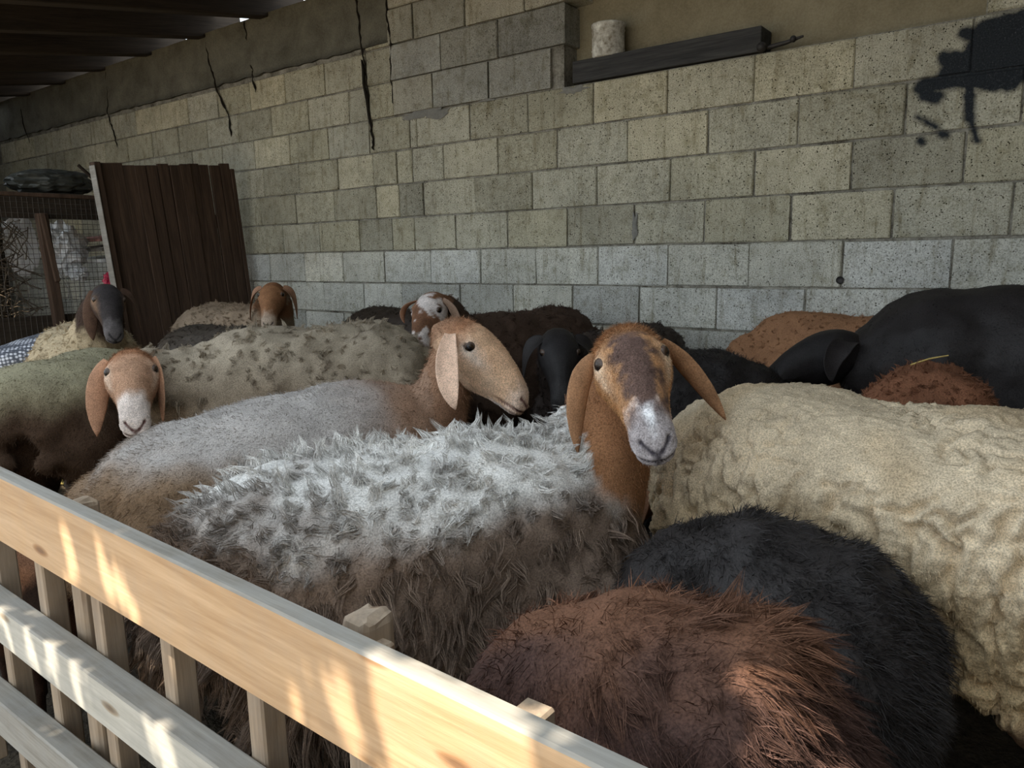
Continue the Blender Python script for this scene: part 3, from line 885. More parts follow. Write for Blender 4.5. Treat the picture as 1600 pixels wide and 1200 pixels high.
def ear_mesh(base, ctrl, tip, fwd, width, col, col_in, thick=.0045, nu=18, nv=13, curl=0.24):
    base, ctrl, tip, fwd = [np.asarray(q, float) for q in (base, ctrl, tip, fwd)]
    t = np.linspace(0, 1, nu)[:, None]
    P = (1 - t) ** 2 * base + 2 * t * (1 - t) * ctrl + t ** 2 * tip
    T = np.gradient(P, axis=0); T /= np.linalg.norm(T, axis=1)[:, None]
    B = fwd[None] - T * (T @ fwd)[:, None]; B /= np.linalg.norm(B, axis=1)[:, None]
    Nn = np.cross(T, B)
    tt = t[:, 0]
    wp = np.interp(tt, [0, .12, .3, .5, .7, .85, .95, 1], [.50, .72, .96, 1, .86, .58, .28, .06]) * width / 2
    u = np.linspace(-1, 1, nv)
    front, back = [], []
    for i in range(nu):
        c = curl * (1.5 - tt[i])
        off = Nn[i] * ((u ** 2)[:, None] * wp[i] * c)
        row = P[i] + B[i] * (u * wp[i])[:, None] + off
        th = thick * (1 - .75 * u ** 2)[:, None]
        front.append(row + Nn[i] * th * .5); back.append(row - Nn[i] * th * .5)
    V = np.concatenate([np.concatenate(front), np.concatenate(back)])
    q = grid_quads(nu, nv, False); n = nu * nv
    i = np.arange(nu - 1)
    e1 = np.stack([i * nv, (i + 1) * nv, (i + 1) * nv + n, i * nv + n], 1)
    e2 = np.stack([i * nv + nv - 1, i * nv + nv - 1 + n, (i + 1) * nv + nv - 1 + n, (i + 1) * nv + nv - 1], 1)
    j = np.arange(nv - 1)
    e3 = np.stack([(nu - 1) * nv + j, (nu - 1) * nv + j + 1, (nu - 1) * nv + j + 1 + n, (nu - 1) * nv + j + n], 1)
    Q = np.concatenate([q, (q + n)[:, ::-1], e1, e2, e3])
    c = np.concatenate([np.repeat(np.array(col_in)[None], n, 0), np.repeat(np.array(col)[None], n, 0)])
    c = c * (1 + .18 * fbm(V * 60, 3, 5))[:, None]
    return V, Q, np.clip(c, .004, 1)

def sphere_stamp(c, r, sub=2):
    bs = bmesh.new(); bmesh.ops.create_icosphere(bs, subdivisions=sub, radius=1.0)
    V = np.array([v.co[:] for v in bs.verts]); T = np.array([[v.index for v in f.verts] for f in bs.faces]); bs.free()
    return V * np.asarray(r) + np.asarray(c), T
ICO_V, ICO_T = sphere_stamp((0, 0, 0), 1.0)

def remesh(V, T, voxel, smooth_it):
    me = mesh_arrays('tmp', V, None, T)
    o = bpy.data.objects.new('tmp', me); COL.objects.link(o)
    m = o.modifiers.new('r', 'REMESH'); m.mode = 'VOXEL'; m.voxel_size = voxel; m.use_smooth_shade = True
    m2 = o.modifiers.new('s', 'SMOOTH'); m2.iterations = smooth_it; m2.factor = 0.5
    dg = bpy.context.evaluated_depsgraph_get(); dg.update()
    em = bpy.data.meshes.new_from_object(o.evaluated_get(dg))
    n = len(em.vertices)
    P = np.empty(n * 3, np.float32); em.vertices.foreach_get('co', P); P = P.reshape(-1, 3).astype(float)
    lt = np.empty(len(em.polygons), np.int32); em.polygons.foreach_get('loop_total', lt)
    li = np.empty(len(em.loops), np.int32); em.loops.foreach_get('vertex_index', li)
    ls = np.empty(len(em.polygons), np.int32); em.polygons.foreach_get('loop_start', ls)
    q = ls[lt == 4]
    Q = np.stack([li[q + k] for k in range(4)], 1)
    bpy.data.objects.remove(o, do_unlink=True); bpy.data.meshes.remove(me); bpy.data.meshes.remove(em)
    return P, Q

def chain(points, radii, step=0.35):
    """spheres swept along a polyline with changing radius"""
    out = []
    P = [np.asarray(p, float) for p in points]
    for (a, ra), (b, rb) in zip(zip(P[:-1], radii[:-1]), zip(P[1:], radii[1:])):
        d = np.linalg.norm(b - a); k = max(1, int(d / (min(ra, rb) * step)))
        for j in range(k):
            t = j / k; out.append((a + (b - a) * t, ra + (rb - ra) * t))
    out.append((P[-1], radii[-1]))
    return out

TX = np.array([-.80, -.775, -.72, -.62, -.48, -.30, -.10, .02, .10, .155, .185])
TW = np.array([.06, .125, .180, .215, .228, .226, .195, .170, .135, .085, .03])
TT = np.array([.66, .715, .752, .772, .768, .762, .775, .762, .705, .635, .585])
TB = np.array([.56, .48, .42, .365, .325, .305, .320, .345, .385, .430, .50])

def torso_mesh(s, Lf, fat, drop, ff=1.0, slim=1.0):
    nx, na = 40, 36
    xs = np.linspace(TX[0], TX[-1], nx)
    w = np.interp(xs, TX, TW) * s * fat; tp = np.interp(xs, TX, TT) * s; bt = np.interp(xs, TX, TB) * s
    bt = tp - (tp - bt) * slim
    tp = tp - drop * smoothstep(-.2, -.8, xs)
    a = np.arange(na) / na * 2 * np.pi
    V = []
    for i in range(nx):
        mid, half = (tp[i] + bt[i]) / 2, (tp[i] - bt[i]) / 2
        y = w[i] * np.sign(np.sin(a)) * np.abs(np.sin(a)) ** .85
        z = mid + half * np.sign(np.cos(a)) * np.abs(np.cos(a)) ** .85
        x = xs[i] * s * (Lf if xs[i] < 0 else ff)
        V.append(np.stack([np.full(na, x), y, z], 1))
    V = np.concatenate(V)
    Q = grid_quads(nx, na)
    T = np.concatenate([Q[:, [0, 1, 2]], Q[:, [0, 2, 3]]])
    n = len(V)
    V = np.concatenate([V, [V[:na].mean(0)], [V[-na:].mean(0)]])
    c1 = np.stack([(np.arange(na) + 1) % na, np.arange(na), np.full(na, n)], 1)
    b0 = (nx - 1) * na
    c2 = np.stack([b0 + np.arange(na), b0 + (np.arange(na) + 1) % na, np.full(na, n + 1)], 1)
    T = np.concatenate([T, c1, c2])[:, ::-1]
    return V, T

def sample_surface(V, Q, w, n, rng):
    """n points on the mesh, density by per-vertex weight w"""
    T = np.concatenate([Q[:, [0, 1, 2]], Q[:, [0, 2, 3]]])
    ar = np.linalg.norm(np.cross(V[T[:, 1]] - V[T[:, 0]], V[T[:, 2]] - V[T[:, 0]]), axis=1)
    pw = ar * np.maximum(0, w[T].mean(1)); pw /= pw.sum()
    f = rng.choice(len(T), n, p=pw)
    r1, r2 = np.sqrt(rng.random(n)), rng.random(n)
    b = np.stack([1 - r1, r1 * (1 - r2), r1 * r2], 1)
    return T[f], b

def unit(v): return v / (np.linalg.norm(v, axis=-1, keepdims=True) + 1e-12)

def strands(P, D, L, bend, width, nseg, curl, rng, colr, grp=1, off=None, conv=1.0, turns=7.0):
    """tapered ribbon strands; P roots, D directions, L lengths, bend end offset, all per strand"""
    n = len(P)
    side = unit(np.cross(D, rng.normal(size=(n, 3))))
    ph = np.repeat(rng.random(n // grp) * 6.28, grp); fr = np.repeat(rng.uniform(.6, 1.4, n // grp), grp)
    cs1 = np.repeat(unit(np.cross(D[::grp], rng.normal(size=(n // grp, 3)))), grp, 0); cs2 = np.cross(D, cs1)
    Vs = []
    for j in range(nseg + 1):
        t = j / nseg
        p = P + D * (L * t)[:, None] + bend * (t * t)
        if off is not None: p = p + off * (1 - t) ** conv
        if np.any(curl):
            a = ph + fr * t * turns
            p = p + (cs1 * (np.cos(a) - np.cos(ph))[:, None] + cs2 * (np.sin(a) - np.sin(ph))[:, None]) * (curl * (.3 + .7 * t))[:, None]
        if j < nseg:
            wv = (width * (1 - .75 * t))[:, None] * .5
            Vs.append(p - side * wv); Vs.append(p + side * wv)
        else:
            Vs.append(p)
    k = 2 * nseg + 1
    V = np.stack(Vs, 1)
    base = (np.arange(n) * k)[:, None]
    tr = []
    for j in range(nseg - 1):
        tr += [(2 * j, 2 * j + 1, 2 * j + 3), (2 * j, 2 * j + 3, 2 * j + 2)]
    j = nseg - 1
    tr.append((2 * j, 2 * j + 1, 2 * nseg))
    T = (base[:, :, None] + np.array(tr)[None]).reshape(-1, 3)
    C = np.repeat(colr[:, None, :], k, 1)
    return V.reshape(-1, 3), T, C.reshape(-1, 3)

SHEEP_TRIS = [0]
def cam_vec(r, u, t):
    """a direction as seen from the pen's open side: right, up, towards the yard"""
    return RT * r + UP * u - FW * t

def view_vec(x, y, r, u, t):
    """the same, for something seen along the line through (x, y)"""
    k = FW + RT * (x - 800) / FPX + UP * (600 - y) / FPX; k /= np.linalg.norm(k)
    rr = RT - k * (RT @ k); rr /= np.linalg.norm(rr); uu = np.cross(rr, k)
    return rr * r + uu * u - k * t

def at(x, y, d):
    return CAM + (FW + RT * (x - 800) / FPX + UP * (600 - y) / FPX) * d

def make_sheep(label, W, hd, zb, wool, face, poll=None, nose_dir=None, hs=1.0, roll=0.0, Lf=1.0, fat=1.0, drop=0.0, hi=False,
               style='curl', density=1.0, neck_wool=0.35, ears=None, voxel=0.016, leg=(.05, .035, .025), mat='coat', ear_len=.17, ear_w=.066,
               head_fuzz=0, body_color=None, disp=1.0, seed=1, name='sheep', neck_col=None, ear_cols=None, neck_r=1.0, tail=1.0, wl=1.0, ff=1.0, slim=1.0, left=None, neck_low=0.0, neck_soft=.12, neck_at=None, ear_base=(.002, .062, .014)):
    rng = np.random.default_rng(seed)
    s = zb / 0.80
    root = empty(name, (W[0], W[1], 0), math.radians(hd))
    tag(root, label, 'sheep', 'sheep crowded in the pen')
    ch, sh = math.cos(math.radians(hd)), math.sin(math.radians(hd))
    Rm = np.array([[ch, sh, 0], [-sh, ch, 0], [0, 0, 1.0]])            # world -> local
    loc = lambda p: Rm @ (np.asarray(p, float) - np.array([W[0], W[1], 0]))
    # --- head frame
    if poll is None:
        pl_ = np.array([.52 * s, 0.02, .50 * s]); xd = np.array([.75, 0.1, -.66])
    else:
        pl_ = loc(poll); xd = Rm @ np.asarray(nose_dir, float)
    xd = xd / np.linalg.norm(xd)
    zd = np.array([0, 0, 1.0]) - xd * xd[2]; zd /= np.linalg.norm(zd)
    yd = np.cross(zd, xd)
    cr_, sr_ = math.cos(math.radians(roll)), math.sin(math.radians(roll))
    yd, zd = yd * cr_ + zd * sr_, zd * cr_ - yd * sr_
    if left is not None:
        yd = Rm @ np.asarray(left, float); yd = yd - xd * (xd @ yd); yd /= np.linalg.norm(yd); zd = np.cross(xd, yd)
    HM = np.stack([xd, yd, zd], 1) * hs
    org = pl_ - zd * .045 * hs
    hw = lambda p: np.asarray(p, float) @ HM.T + org
    # --- body volumes
    V, T = torso_mesh(s, Lf, fat, drop, ff, slim)
    parts = [(V, T)]; n0 = len(V)
    sph = []
    nb_ = hw((-.022, 0, -.035)); nbk = hw((-.050, 0, -.082))
    if neck_at is not None: nbk = hw(neck_at); nb_ = hw((.01, 0, -.035))
    n_s = np.array([.03 * s, 0, .60 * s]); n_m = np.array([.15 * s, 0, .66 * s]) * .5 + .5 * (nbk + n_s) * .5 + .25 * np.array([.15 * s, 0, .66 * s])
    n_m = (n_s + nbk) / 2 + np.array([.035 * s, 0, -.01 * s - neck_low])
    tt = np.linspace(0, 1, 7)[:, None]
    cv = (1 - tt) ** 2 * n_s + 2 * tt * (1 - tt) * n_m + tt ** 2 * nbk
    neck_pts = list(cv) + [nb_]
    nr = neck_r
    neck_rad = [.150 * s * nr, .135 * s * nr, .118 * s * nr, .103 * s * nr, .091 * s * nr, .078 * s * nr, .063 * hs, .053 * hs]
    sph += chain(neck_pts, neck_rad)
    for sd_ in (-1, 1):
        y = .115 * s * fat
        sph += chain([(.03 * s, sd_ * y, .50 * s), (-.02 * s, sd_ * y, .40 * s), (.02 * s, sd_ * y, .235 * s), (.012 * s, sd_ * y, .07 * s), (.03 * s, sd_ * y, .026 * s)],
                     [.095 * s, .062 * s, .034 * s, .025 * s, .028 * s])
        xr = -.62 * s * Lf
        sph += chain([(xr + .03 * s, sd_ * y, .56 * s), (xr + .10 * s, sd_ * y * 1.15, .42 * s), (xr - .055 * s, sd_ * y, .255 * s), (xr - .02 * s, sd_ * y, .07 * s), (xr + .0 * s, sd_ * y, .026 * s)],
                     [.135 * s, .085 * s, .036 * s, .026 * s, .028 * s])
        if tail > 0:
            sph.append((np.array([-.765 * s * Lf, sd_ * .055 * s, .60 * s - drop]), .10 * s * tail))
            sph.append((np.array([-.785 * s * Lf, sd_ * .055 * s, .52 * s - drop]), .085 * s * tail))
    for c, r in sph:
        parts.append((ICO_V * r + c, ICO_T + n0)); n0 += len(ICO_V)
    P, Q = remesh(np.concatenate([p[0] for p in parts]), np.concatenate([p[1] for p in parts]), voxel, int(round(.10 / voxel)))
    nrm = quad_normals(P, Q)
    # make sure normals look outwards
    if np.mean((P - P.mean(0))[:, 1] * nrm[:, 1]) < 0: Q = Q[:, ::-1]; nrm = -nrm
    # --- regions
    tq = np.linspace(0, len(neck_pts) - 1, 45); NP = np.stack([np.interp(tq, np.arange(len(neck_pts)), np.array(neck_pts)[:, k]) for k in range(3)], 1); seg_t = np.linspace(0, 1, 45)
    nrad_t = np.interp(tq, np.arange(len(neck_pts)), neck_rad)
    dn = np.linalg.norm(P[:, None] - NP[None], axis=2); un = seg_t[dn.argmin(1)]
    near = dn.min(1) < np.interp(un, seg_t, nrad_t) * 1.25
    onneck = np.where(near & (P[:, 0] > .06 * s), un, 0.0)
    legm = smoothstep(.36 * s, .27 * s, P[:, 2])
    onneck = np.clip(onneck + .05 * fbm(P * 22, 2, 15) * (onneck > 0), 0, 1)
    woolm = (1 - smoothstep(neck_wool, neck_wool + neck_soft, onneck)) * (1 - legm)
    # --- colours
    nse = fbm(P * 9, 3, seed); nse2 = fbm(P * 40, 2, seed + 3)
    if body_color is not None:
        c = body_color(P, nrm, s, nse)
    else:
        c = np.repeat(np.array(wool)[None], len(P), 0)
    c = c * (1 + .14 * nse + .12 * nse2)[:, None]
    nc = neck_col if neck_col is not None else face['face']
    c = lerp_c(c, np.array(nc), (1 - woolm) * (1 - legm) * smoothstep(neck_wool, neck_wool + neck_soft * .8, onneck))
    c = lerp_c(c, np.array(leg), legm)
    c = np.clip(c, .003, 1)
    # --- relief of the fleece
    P0 = P.copy()
    if style == 'matted':
        upw = smoothstep(.30, .80, nrm[:, 2])
        wv = .9 * np.stack([fbm(P * 9, 3, 21), fbm(P * 9, 3, 22), fbm(P * 5, 2, 23)], 1)
        a1, a2 = worley(P * np.array([32, 32, 4.5]) + wv * .8, seed); b1, b2 = worley(P * 17 + wv, seed + 1); g1, g2 = worley(P * 62 + wv, seed + 2)
        cr1 = smoothstep(.0, .36, a2 - a1); cr2 = smoothstep(.0, .22, b2 - b1)
        d1, d2_ = worley(P * np.array([14, 14, 2.4]) + wv * .5, seed + 7); cr3 = smoothstep(.0, .16, d2_ - d1)
        ridg = fbm(np.stack([P[:, 0] * 60 + 3 * wv[:, 0], P[:, 1] * 60 + 3 * wv[:, 1], P[:, 2] * 11], 1), 2, 33)
        big_ = fbm(P * np.array([7, 7, 3.5]) + 2, 2, 8)
        crk = smoothstep(-.25, .35, fbm(P * 6, 2, 61))
        h = (1 - upw) * (-.024 * (1 - cr1) * (.35 + .65 * crk) + .0055 * ridg - .022 * (1 - cr3)) + upw * (-.016 * (1 - cr2) * crk) + .008 * (.5 - g1) + .009 * big_ + .002 * fbm(P * 110, 2, 6)
        P = P + nrm * (h * woolm * disp)[:, None]
    elif style in ('curl', 'locks'):
        sc = 34 if style == 'curl' else 22
        f1, f2 = worley(P * sc + .4 * nse[:, None], seed)
        h = .020 * (.55 - f1) + .010 * fbm(P * 12, 2, 4)
        P = P + nrm * (h * woolm * disp * .8)[:, None]
    else:
        P = P + nrm * ((.004 * fbm(P * 30, 3, 3) + .006 * fbm(P * 8, 2, 7)) * woolm * disp)[:, None]
    # --- head joined into the same body mesh
    HV, HQ, HT_ = HEAD_HI if hi else HEAD_LO
    hc = paint_head(HV, face)
    hc = lerp_c(hc, np.array(nc), smoothstep(.012, -.045, HV[:, 0] + .012 * fbm(HV * 60, 2, 3)))
    nP = len(P)
    allV = np.concatenate([P, hw(HV)]); allQ = np.concatenate([Q, HQ + nP]); allT = HT_ + nP
    allC = np.concatenate([c, hc])
    me = mesh_arrays('body', allV, allQ, allT, allC)
    body = link('body', me, M[mat], root)
    # --- eyes
    ev, eq = [], []
    th = np.linspace(0, np.pi, 13); phh = np.arange(20) / 20 * 2 * np.pi
    for sgn in (-1, 1):
        sv = np.stack([np.outer(np.cos(th), np.ones(20)), np.outer(np.sin(th), np.cos(phh)), np.outer(np.sin(th), np.sin(phh))], -1).reshape(-1, 3)
        ax = np.array([.42, sgn * .88, .08]); ax /= np.linalg.norm(ax)
        b1 = np.cross([0, 0, 1.0], ax); b1 /= np.linalg.norm(b1); b2 = np.cross(ax, b1)
        lv = sv[:, :1] * ax + sv[:, 1:2] * b1 + sv[:, 2:3] * b2
        pos = EYE * np.array([1, sgn, 1]) + lv * .0165
        rad = np.hypot(sv[:, 1], sv[:, 2]); iris = (sv[:, 0] > 0) & (rad < .86)
        pup = (sv[:, 0] > 0) & (np.abs(sv[:, 1]) < .62) & (np.abs(sv[:, 2]) < .34)
        ec = np.where(pup[:, None], [.004, .004, .005], np.where(iris[:, None], [.035, .019, .009], [.10, .07, .055]))
        link('eye', mesh_arrays('eye', hw(pos), grid_quads(13, 20), None, ec), M['eye'], root)
    # --- ears
    ecol = ear_cols or (face.get('poll', face['face']), tuple(.8 * np.array(face['face']) + .2 * np.array((.45, .30, .24))))
    for k, sgn in enumerate((-1, 1)):              # -1: the sheep's right ear
        bb = hw((ear_base[0], sgn * ear_base[1], ear_base[2]))
        sidev = yd * sgn
        if ears and ears[k] is not None:
            e = ears[k]; tp_ = loc(e['tip']); ct = loc(e['ctrl']) if 'ctrl' in e else bb + sidev * .06 * hs + np.array([0, 0, .01])
            wdt = e.get('w', ear_w); fw_ = Rm @ np.asarray(e['fwd'], float) if 'fwd' in e else xd * .4 + np.array([.0, 0, 0]) + zd * .1 + xd
        else:
            ct = bb + sidev * .065 * hs + np.array([0, 0, -.005]); tp_ = bb + sidev * .075 * hs + xd * .02 + np.array([0, 0, -ear_len * hs])
            wdt = ear_w; fw_ = xd
        fw_ = fw_ / np.linalg.norm(fw_)
        EV, EQ, EC = ear_mesh(bb, ct, tp_, fw_ * (-sgn), wdt * hs, ecol[0], ecol[1])
        link('ear', mesh_arrays('ear', EV, EQ, None, EC), M['face'] if mat == 'coat' else M[mat], root)
    # --- fleece of strands
    tri = 0
    VV, TTs, CC = [], [], []
    def add(v, t_, cc):
        off = sum(len(a) for a in VV)
        VV.append(v); TTs.append(t_ + off); CC.append(cc)
    def pick(n, wgt):
        ti, b = sample_surface(P, Q, wgt, n, rng)
        p = (P[ti] * b[:, :, None]).sum(1); nn = unit((nrm[ti] * b[:, :, None]).sum(1)); cc = (c[ti] * b[:, :, None]).sum(1)
        return p, nn, cc
    down = np.array([0, 0, -1.0])
    if style in ('locks', 'long', 'curl'):
        ncl, m_, L0, rc, cu, wd = {'locks': (2400, 22, .046, .0145, .013, .0017), 'long': (1700, 22, .050, .016, .004, .0013), 'curl': (2600, 9, .020, .0105, .009, .0021)}[style]
        ncl = int(ncl * density); L0 *= wl
        p, nn, cc = pick(ncl, woolm * (.25 + .75 * smoothstep(.40 * s, .52 * s, P[:, 2])) if style == 'curl' else woolm)
        upw = nn[:, 2]
        g = np.where(upw > .35, .25, .85) if style != 'curl' else np.full(ncl, .3)
        back = np.array([-.35, 0, 0])
        flow = np.stack([fbm(p * 14, 2, seed + 40), fbm(p * 14, 2, seed + 41), fbm(p * 14, 2, seed + 42)], 1)
        if style == 'long':
            d = unit(nn * .45 + back + down * .55 + flow * .35 + rng.normal(size=(ncl, 3)) * .12)
        elif style == 'locks':
            d = unit(nn * np.where(upw > .35, .8, .45)[:, None] + down * (g * .9)[:, None] + back * .5 + flow * .5 + rng.normal(size=(ncl, 3)) * .22)
        else:
            d = unit(nn * .8 + down * .3 + flow * .5 + rng.normal(size=(ncl, 3)) * .3)
        L = L0 * rng.uniform(.65, 1.3, ncl)
        if style == 'locks':
            L = L * np.where(upw > .35, .78, 1.15) * (1 + .75 * smoothstep(.48 * s, .36 * s, p[:, 2]))
        tone = rng.uniform(.80, 1.20, ncl)
        # members of each clump converge towards its tip
        tang = unit(np.cross(nn, rng.normal(size=(ncl, 3)))); bit = np.cross(nn, tang)
        cp_ = np.repeat(p - nn * .004, m_, 0)
        a = rng.random(ncl * m_) * 6.28; rr = rc * np.sqrt(rng.random(ncl * m_)) * np.repeat(rng.uniform(.7, 1.3, ncl), m_)
        off = np.repeat(tang, m_, 0) * (rr * np.cos(a))[:, None] + np.repeat(bit, m_, 0) * (rr * np.sin(a))[:, None]
        D = np.repeat(d, m_, 0); LL = np.repeat(L, m_) * rng.uniform(.75, 1.08, ncl * m_)
        cdir = unit(rng.normal(size=(ncl, 3)))
        bend = np.repeat(cdir * (L * .35)[:, None], m_, 0) * (1.0 if style != 'long' else .4) + down * (LL * np.repeat(g, m_) * .25)[:, None]
        col_ = np.repeat(cc * tone[:, None], m_, 0) * rng.uniform(.80, 1.22, (ncl * m_, 1))
        v, t_, k_ = strands(cp_, D, LL, bend, np.full(len(LL), wd * 1.0) * rng.uniform(.7, 1.3, len(LL)), 3 if style != 'long' else 2, np.full(len(LL), cu * .5), rng, np.clip(col_, .003, 1), m_, off, .8 if style != 'long' else .6, 6.0)
        add(v, t_, k_)
    if style in ('short', 'matted', 'curl', 'locks', 'long'):
        nst = int({'short': 30000, 'matted': 46000, 'curl': 12000, 'locks': 9000, 'long': 17000}[style] * density)
        wg = woolm if style != 'short' else (1 - legm) * (1 - .0 * onneck)
        if style == 'short': wg = (1 - legm)
        if style == 'curl': wg = woolm * (.25 + .75 * smoothstep(.40 * s, .52 * s, P[:, 2]))
        p, nn, cc = pick(nst, wg)
        L = {'short': .013, 'matted': .009, 'curl': .014, 'locks': .022, 'long': .03}[style] * wl * rng.uniform(.6, 1.4, nst)
        flow = np.stack([fbm(p * 20, 2, seed + 50), fbm(p * 20, 2, seed + 51), fbm(p * 20, 2, seed + 52)], 1)
        d = unit(nn * .75 + np.array([-.5, 0, 0]) + down * .45 + flow * .5 + rng.normal(size=(nst, 3)) * .35)
        v, t_, k_ = strands(p - nn * .002, d, L, down * (L * .25)[:, None], rng.uniform(.0009, .0020, nst), 2, np.zeros(nst), rng, np.clip(cc * rng.uniform(.72, 1.30, (nst, 1)), .003, 1))
        add(v, t_, k_)
        # bare-haired neck
        wn_ = (1 - woolm) * (1 - legm) * (onneck > 0)
        if style != 'short' and wn_.sum() > 5:
            nst = int(9000 * density)
            p, nn, cc = pick(nst, wn_)
            L = .010 * rng.uniform(.6, 1.4, nst)
            d = unit(nn * .5 + down * .8 + np.array([-.3, 0, 0]) + rng.normal(size=(nst, 3)) * .25)
            v, t_, k_ = strands(p - nn * .001, d, L, np.zeros((nst, 3)), rng.uniform(.0007, .0015, nst), 2, np.zeros(nst), rng, np.clip(cc * rng.uniform(.70, 1.35, (nst, 1)), .003, 1))
            add(v, t_, k_)
    fl = link('fleece', mesh_arrays('fleece', np.concatenate(VV), None, np.concatenate(TTs), np.concatenate(CC), smooth=False), M[mat], root)
    tag(fl, kind='stuff')
    if head_fuzz:
        hv = hw(HV); hn = quad_normals(hv, HQ)
        if np.mean(((hv - hv.mean(0)) * hn).sum(1)) < 0: hn = -hn
        de = np.sqrt((((HV * np.array([1, np.sign(1), 1]) * np.array([1, 1, 1]) - np.array([.066, 0, .020])) * np.array([1, 0, 1])) ** 2).sum(1))
        wgt = np.where((de < .017) & (np.abs(HV[:, 1]) > .04), 0, 1.0) * np.where(HV[:, 0] > .255, .15, 1.0) * (HV[:, 0] > -.055)
        ti, b = sample_surface(hv, HQ, wgt, head_fuzz, rng)
        p = (hv[ti] * b[:, :, None]).sum(1); nn = unit((hn[ti] * b[:, :, None]).sum(1)); cc = (hc[ti] * b[:, :, None]).sum(1)
        hx = (HV[ti, 0] * b).sum(1)
        L = np.where(hx < .03, .012, np.where(hx < .15, .0065, .0045)) * rng.uniform(.6, 1.4, head_fuzz) * hs
        d = unit(nn * .40 + xd * np.where(hx < .02, .2, .85)[:, None] + down * .15 + rng.normal(size=(head_fuzz, 3)) * .22)
        v, t_, k_ = strands(p - nn * .0006, d, L, np.zeros((head_fuzz, 3)), rng.uniform(.0005, .0011, head_fuzz), 1, np.zeros(head_fuzz), rng, np.clip(cc * rng.uniform(.50, 1.60, (head_fuzz, 1)), .003, 1))
        tag(link('face_hair', mesh_arrays('face_hair', v, None, t_, k_, smooth=False), M[mat], root), kind='stuff')
    return root

def sc(r, g, b):
    return tuple(((x / 255) / 12.92 if x / 255 < .04045 else ((x / 255 + .055) / 1.055) ** 2.4) for x in (r, g, b))

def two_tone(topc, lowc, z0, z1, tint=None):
    """lighter fleece on the back, browner dirty lower flanks with their shade painted in"""
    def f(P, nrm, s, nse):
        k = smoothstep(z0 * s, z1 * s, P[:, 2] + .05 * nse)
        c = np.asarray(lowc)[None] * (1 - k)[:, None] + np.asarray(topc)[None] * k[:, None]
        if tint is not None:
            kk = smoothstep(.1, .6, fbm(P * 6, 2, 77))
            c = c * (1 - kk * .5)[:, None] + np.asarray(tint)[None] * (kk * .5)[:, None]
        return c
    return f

def fore_tone(f, fore):
    """browner hair on shoulders and neck"""
    def g(P, nrm, s, nse):
        c = f(P, nrm, s, nse); k = smoothstep(-.20 * s, .03 * s, P[:, 0] + .05 * nse)
        return c * (1 - k)[:, None] + np.asarray(fore)[None] * k[:, None]
    return g

# 1 the ewe that looks at the yard
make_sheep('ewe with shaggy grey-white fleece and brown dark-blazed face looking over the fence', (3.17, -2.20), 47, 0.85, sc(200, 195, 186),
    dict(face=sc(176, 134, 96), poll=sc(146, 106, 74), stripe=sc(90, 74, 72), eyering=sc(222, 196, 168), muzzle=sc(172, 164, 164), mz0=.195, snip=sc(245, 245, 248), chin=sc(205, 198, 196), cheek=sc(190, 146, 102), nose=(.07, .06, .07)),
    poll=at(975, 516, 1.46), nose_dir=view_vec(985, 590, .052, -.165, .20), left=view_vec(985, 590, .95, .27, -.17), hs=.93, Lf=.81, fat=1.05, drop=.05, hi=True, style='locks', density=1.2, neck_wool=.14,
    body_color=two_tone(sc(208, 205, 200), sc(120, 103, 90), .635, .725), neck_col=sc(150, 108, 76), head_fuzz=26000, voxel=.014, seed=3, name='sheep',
    ear_base=(.012, .070, .004), ears=[dict(tip=at(903, 708, 1.43), ctrl=at(893, 600, 1.40), w=.050, fwd=tuple(cam_vec(-1, 0, .5))),
          dict(tip=at(1134, 656, 1.50), ctrl=at(1080, 575, 1.50), w=.048, fwd=tuple(cam_vec(.5, .5, .7)))],
    ear_cols=(sc(158, 118, 86), sc(158, 122, 96)), wl=1.0)
# 2 tan profile
make_sheep('pale grey ewe with a tan face and pale drooping ear, head in profile', (2.54, -1.99), 63, 0.875, sc(176, 170, 166),
    dict(face=sc(208, 172, 140), poll=sc(166, 122, 92), eyering=sc(224, 206, 190), muzzle=sc(222, 196, 176), mz0=.21, chin=sc(232, 218, 208), cheek=sc(216, 184, 154), nose=sc(120, 84, 78)),
    poll=at(726, 503, 1.96), nose_dir=cam_vec(.185, -.145, .035), hs=.92, roll=4, Lf=.84, fat=.96, drop=.08, neck_low=.03, neck_r=.80, neck_at=(.022, 0, -.064), neck_soft=.3, hi=True, style='short', density=1.5, neck_wool=.08,
    body_color=fore_tone(two_tone(sc(166, 160, 155), sc(132, 110, 88), .60, .70), sc(146, 118, 98)), neck_col=sc(150, 116, 92), head_fuzz=14000, seed=5,
    ears=[dict(tip=at(712, 640, 1.82), ctrl=at(690, 585, 1.82), w=.062, fwd=tuple(cam_vec(1, 0, .1))), None], ear_cols=(sc(206, 168, 140), sc(216, 182, 158)), wl=1.15)
# 3 cream matted
make_sheep('large cream sheep with cracked matted fleece at the side of the pen', (3.40, -1.74), 178, 0.90, sc(205, 180, 142),
    dict(face=sc(150, 104, 70), nose=(.05, .04, .04)), poll=at(1010, 690, 1.95), nose_dir=cam_vec(-.16, -.2, -.1), hs=.95, Lf=.90, fat=1.16, slim=.86, style='matted', density=.55, neck_wool=.75,
    body_color=two_tone(sc(206, 188, 160), sc(200, 176, 138), .40, .70, sc(170, 146, 112)), leg=sc(104, 72, 56), voxel=.0068, seed=8, disp=1.0)
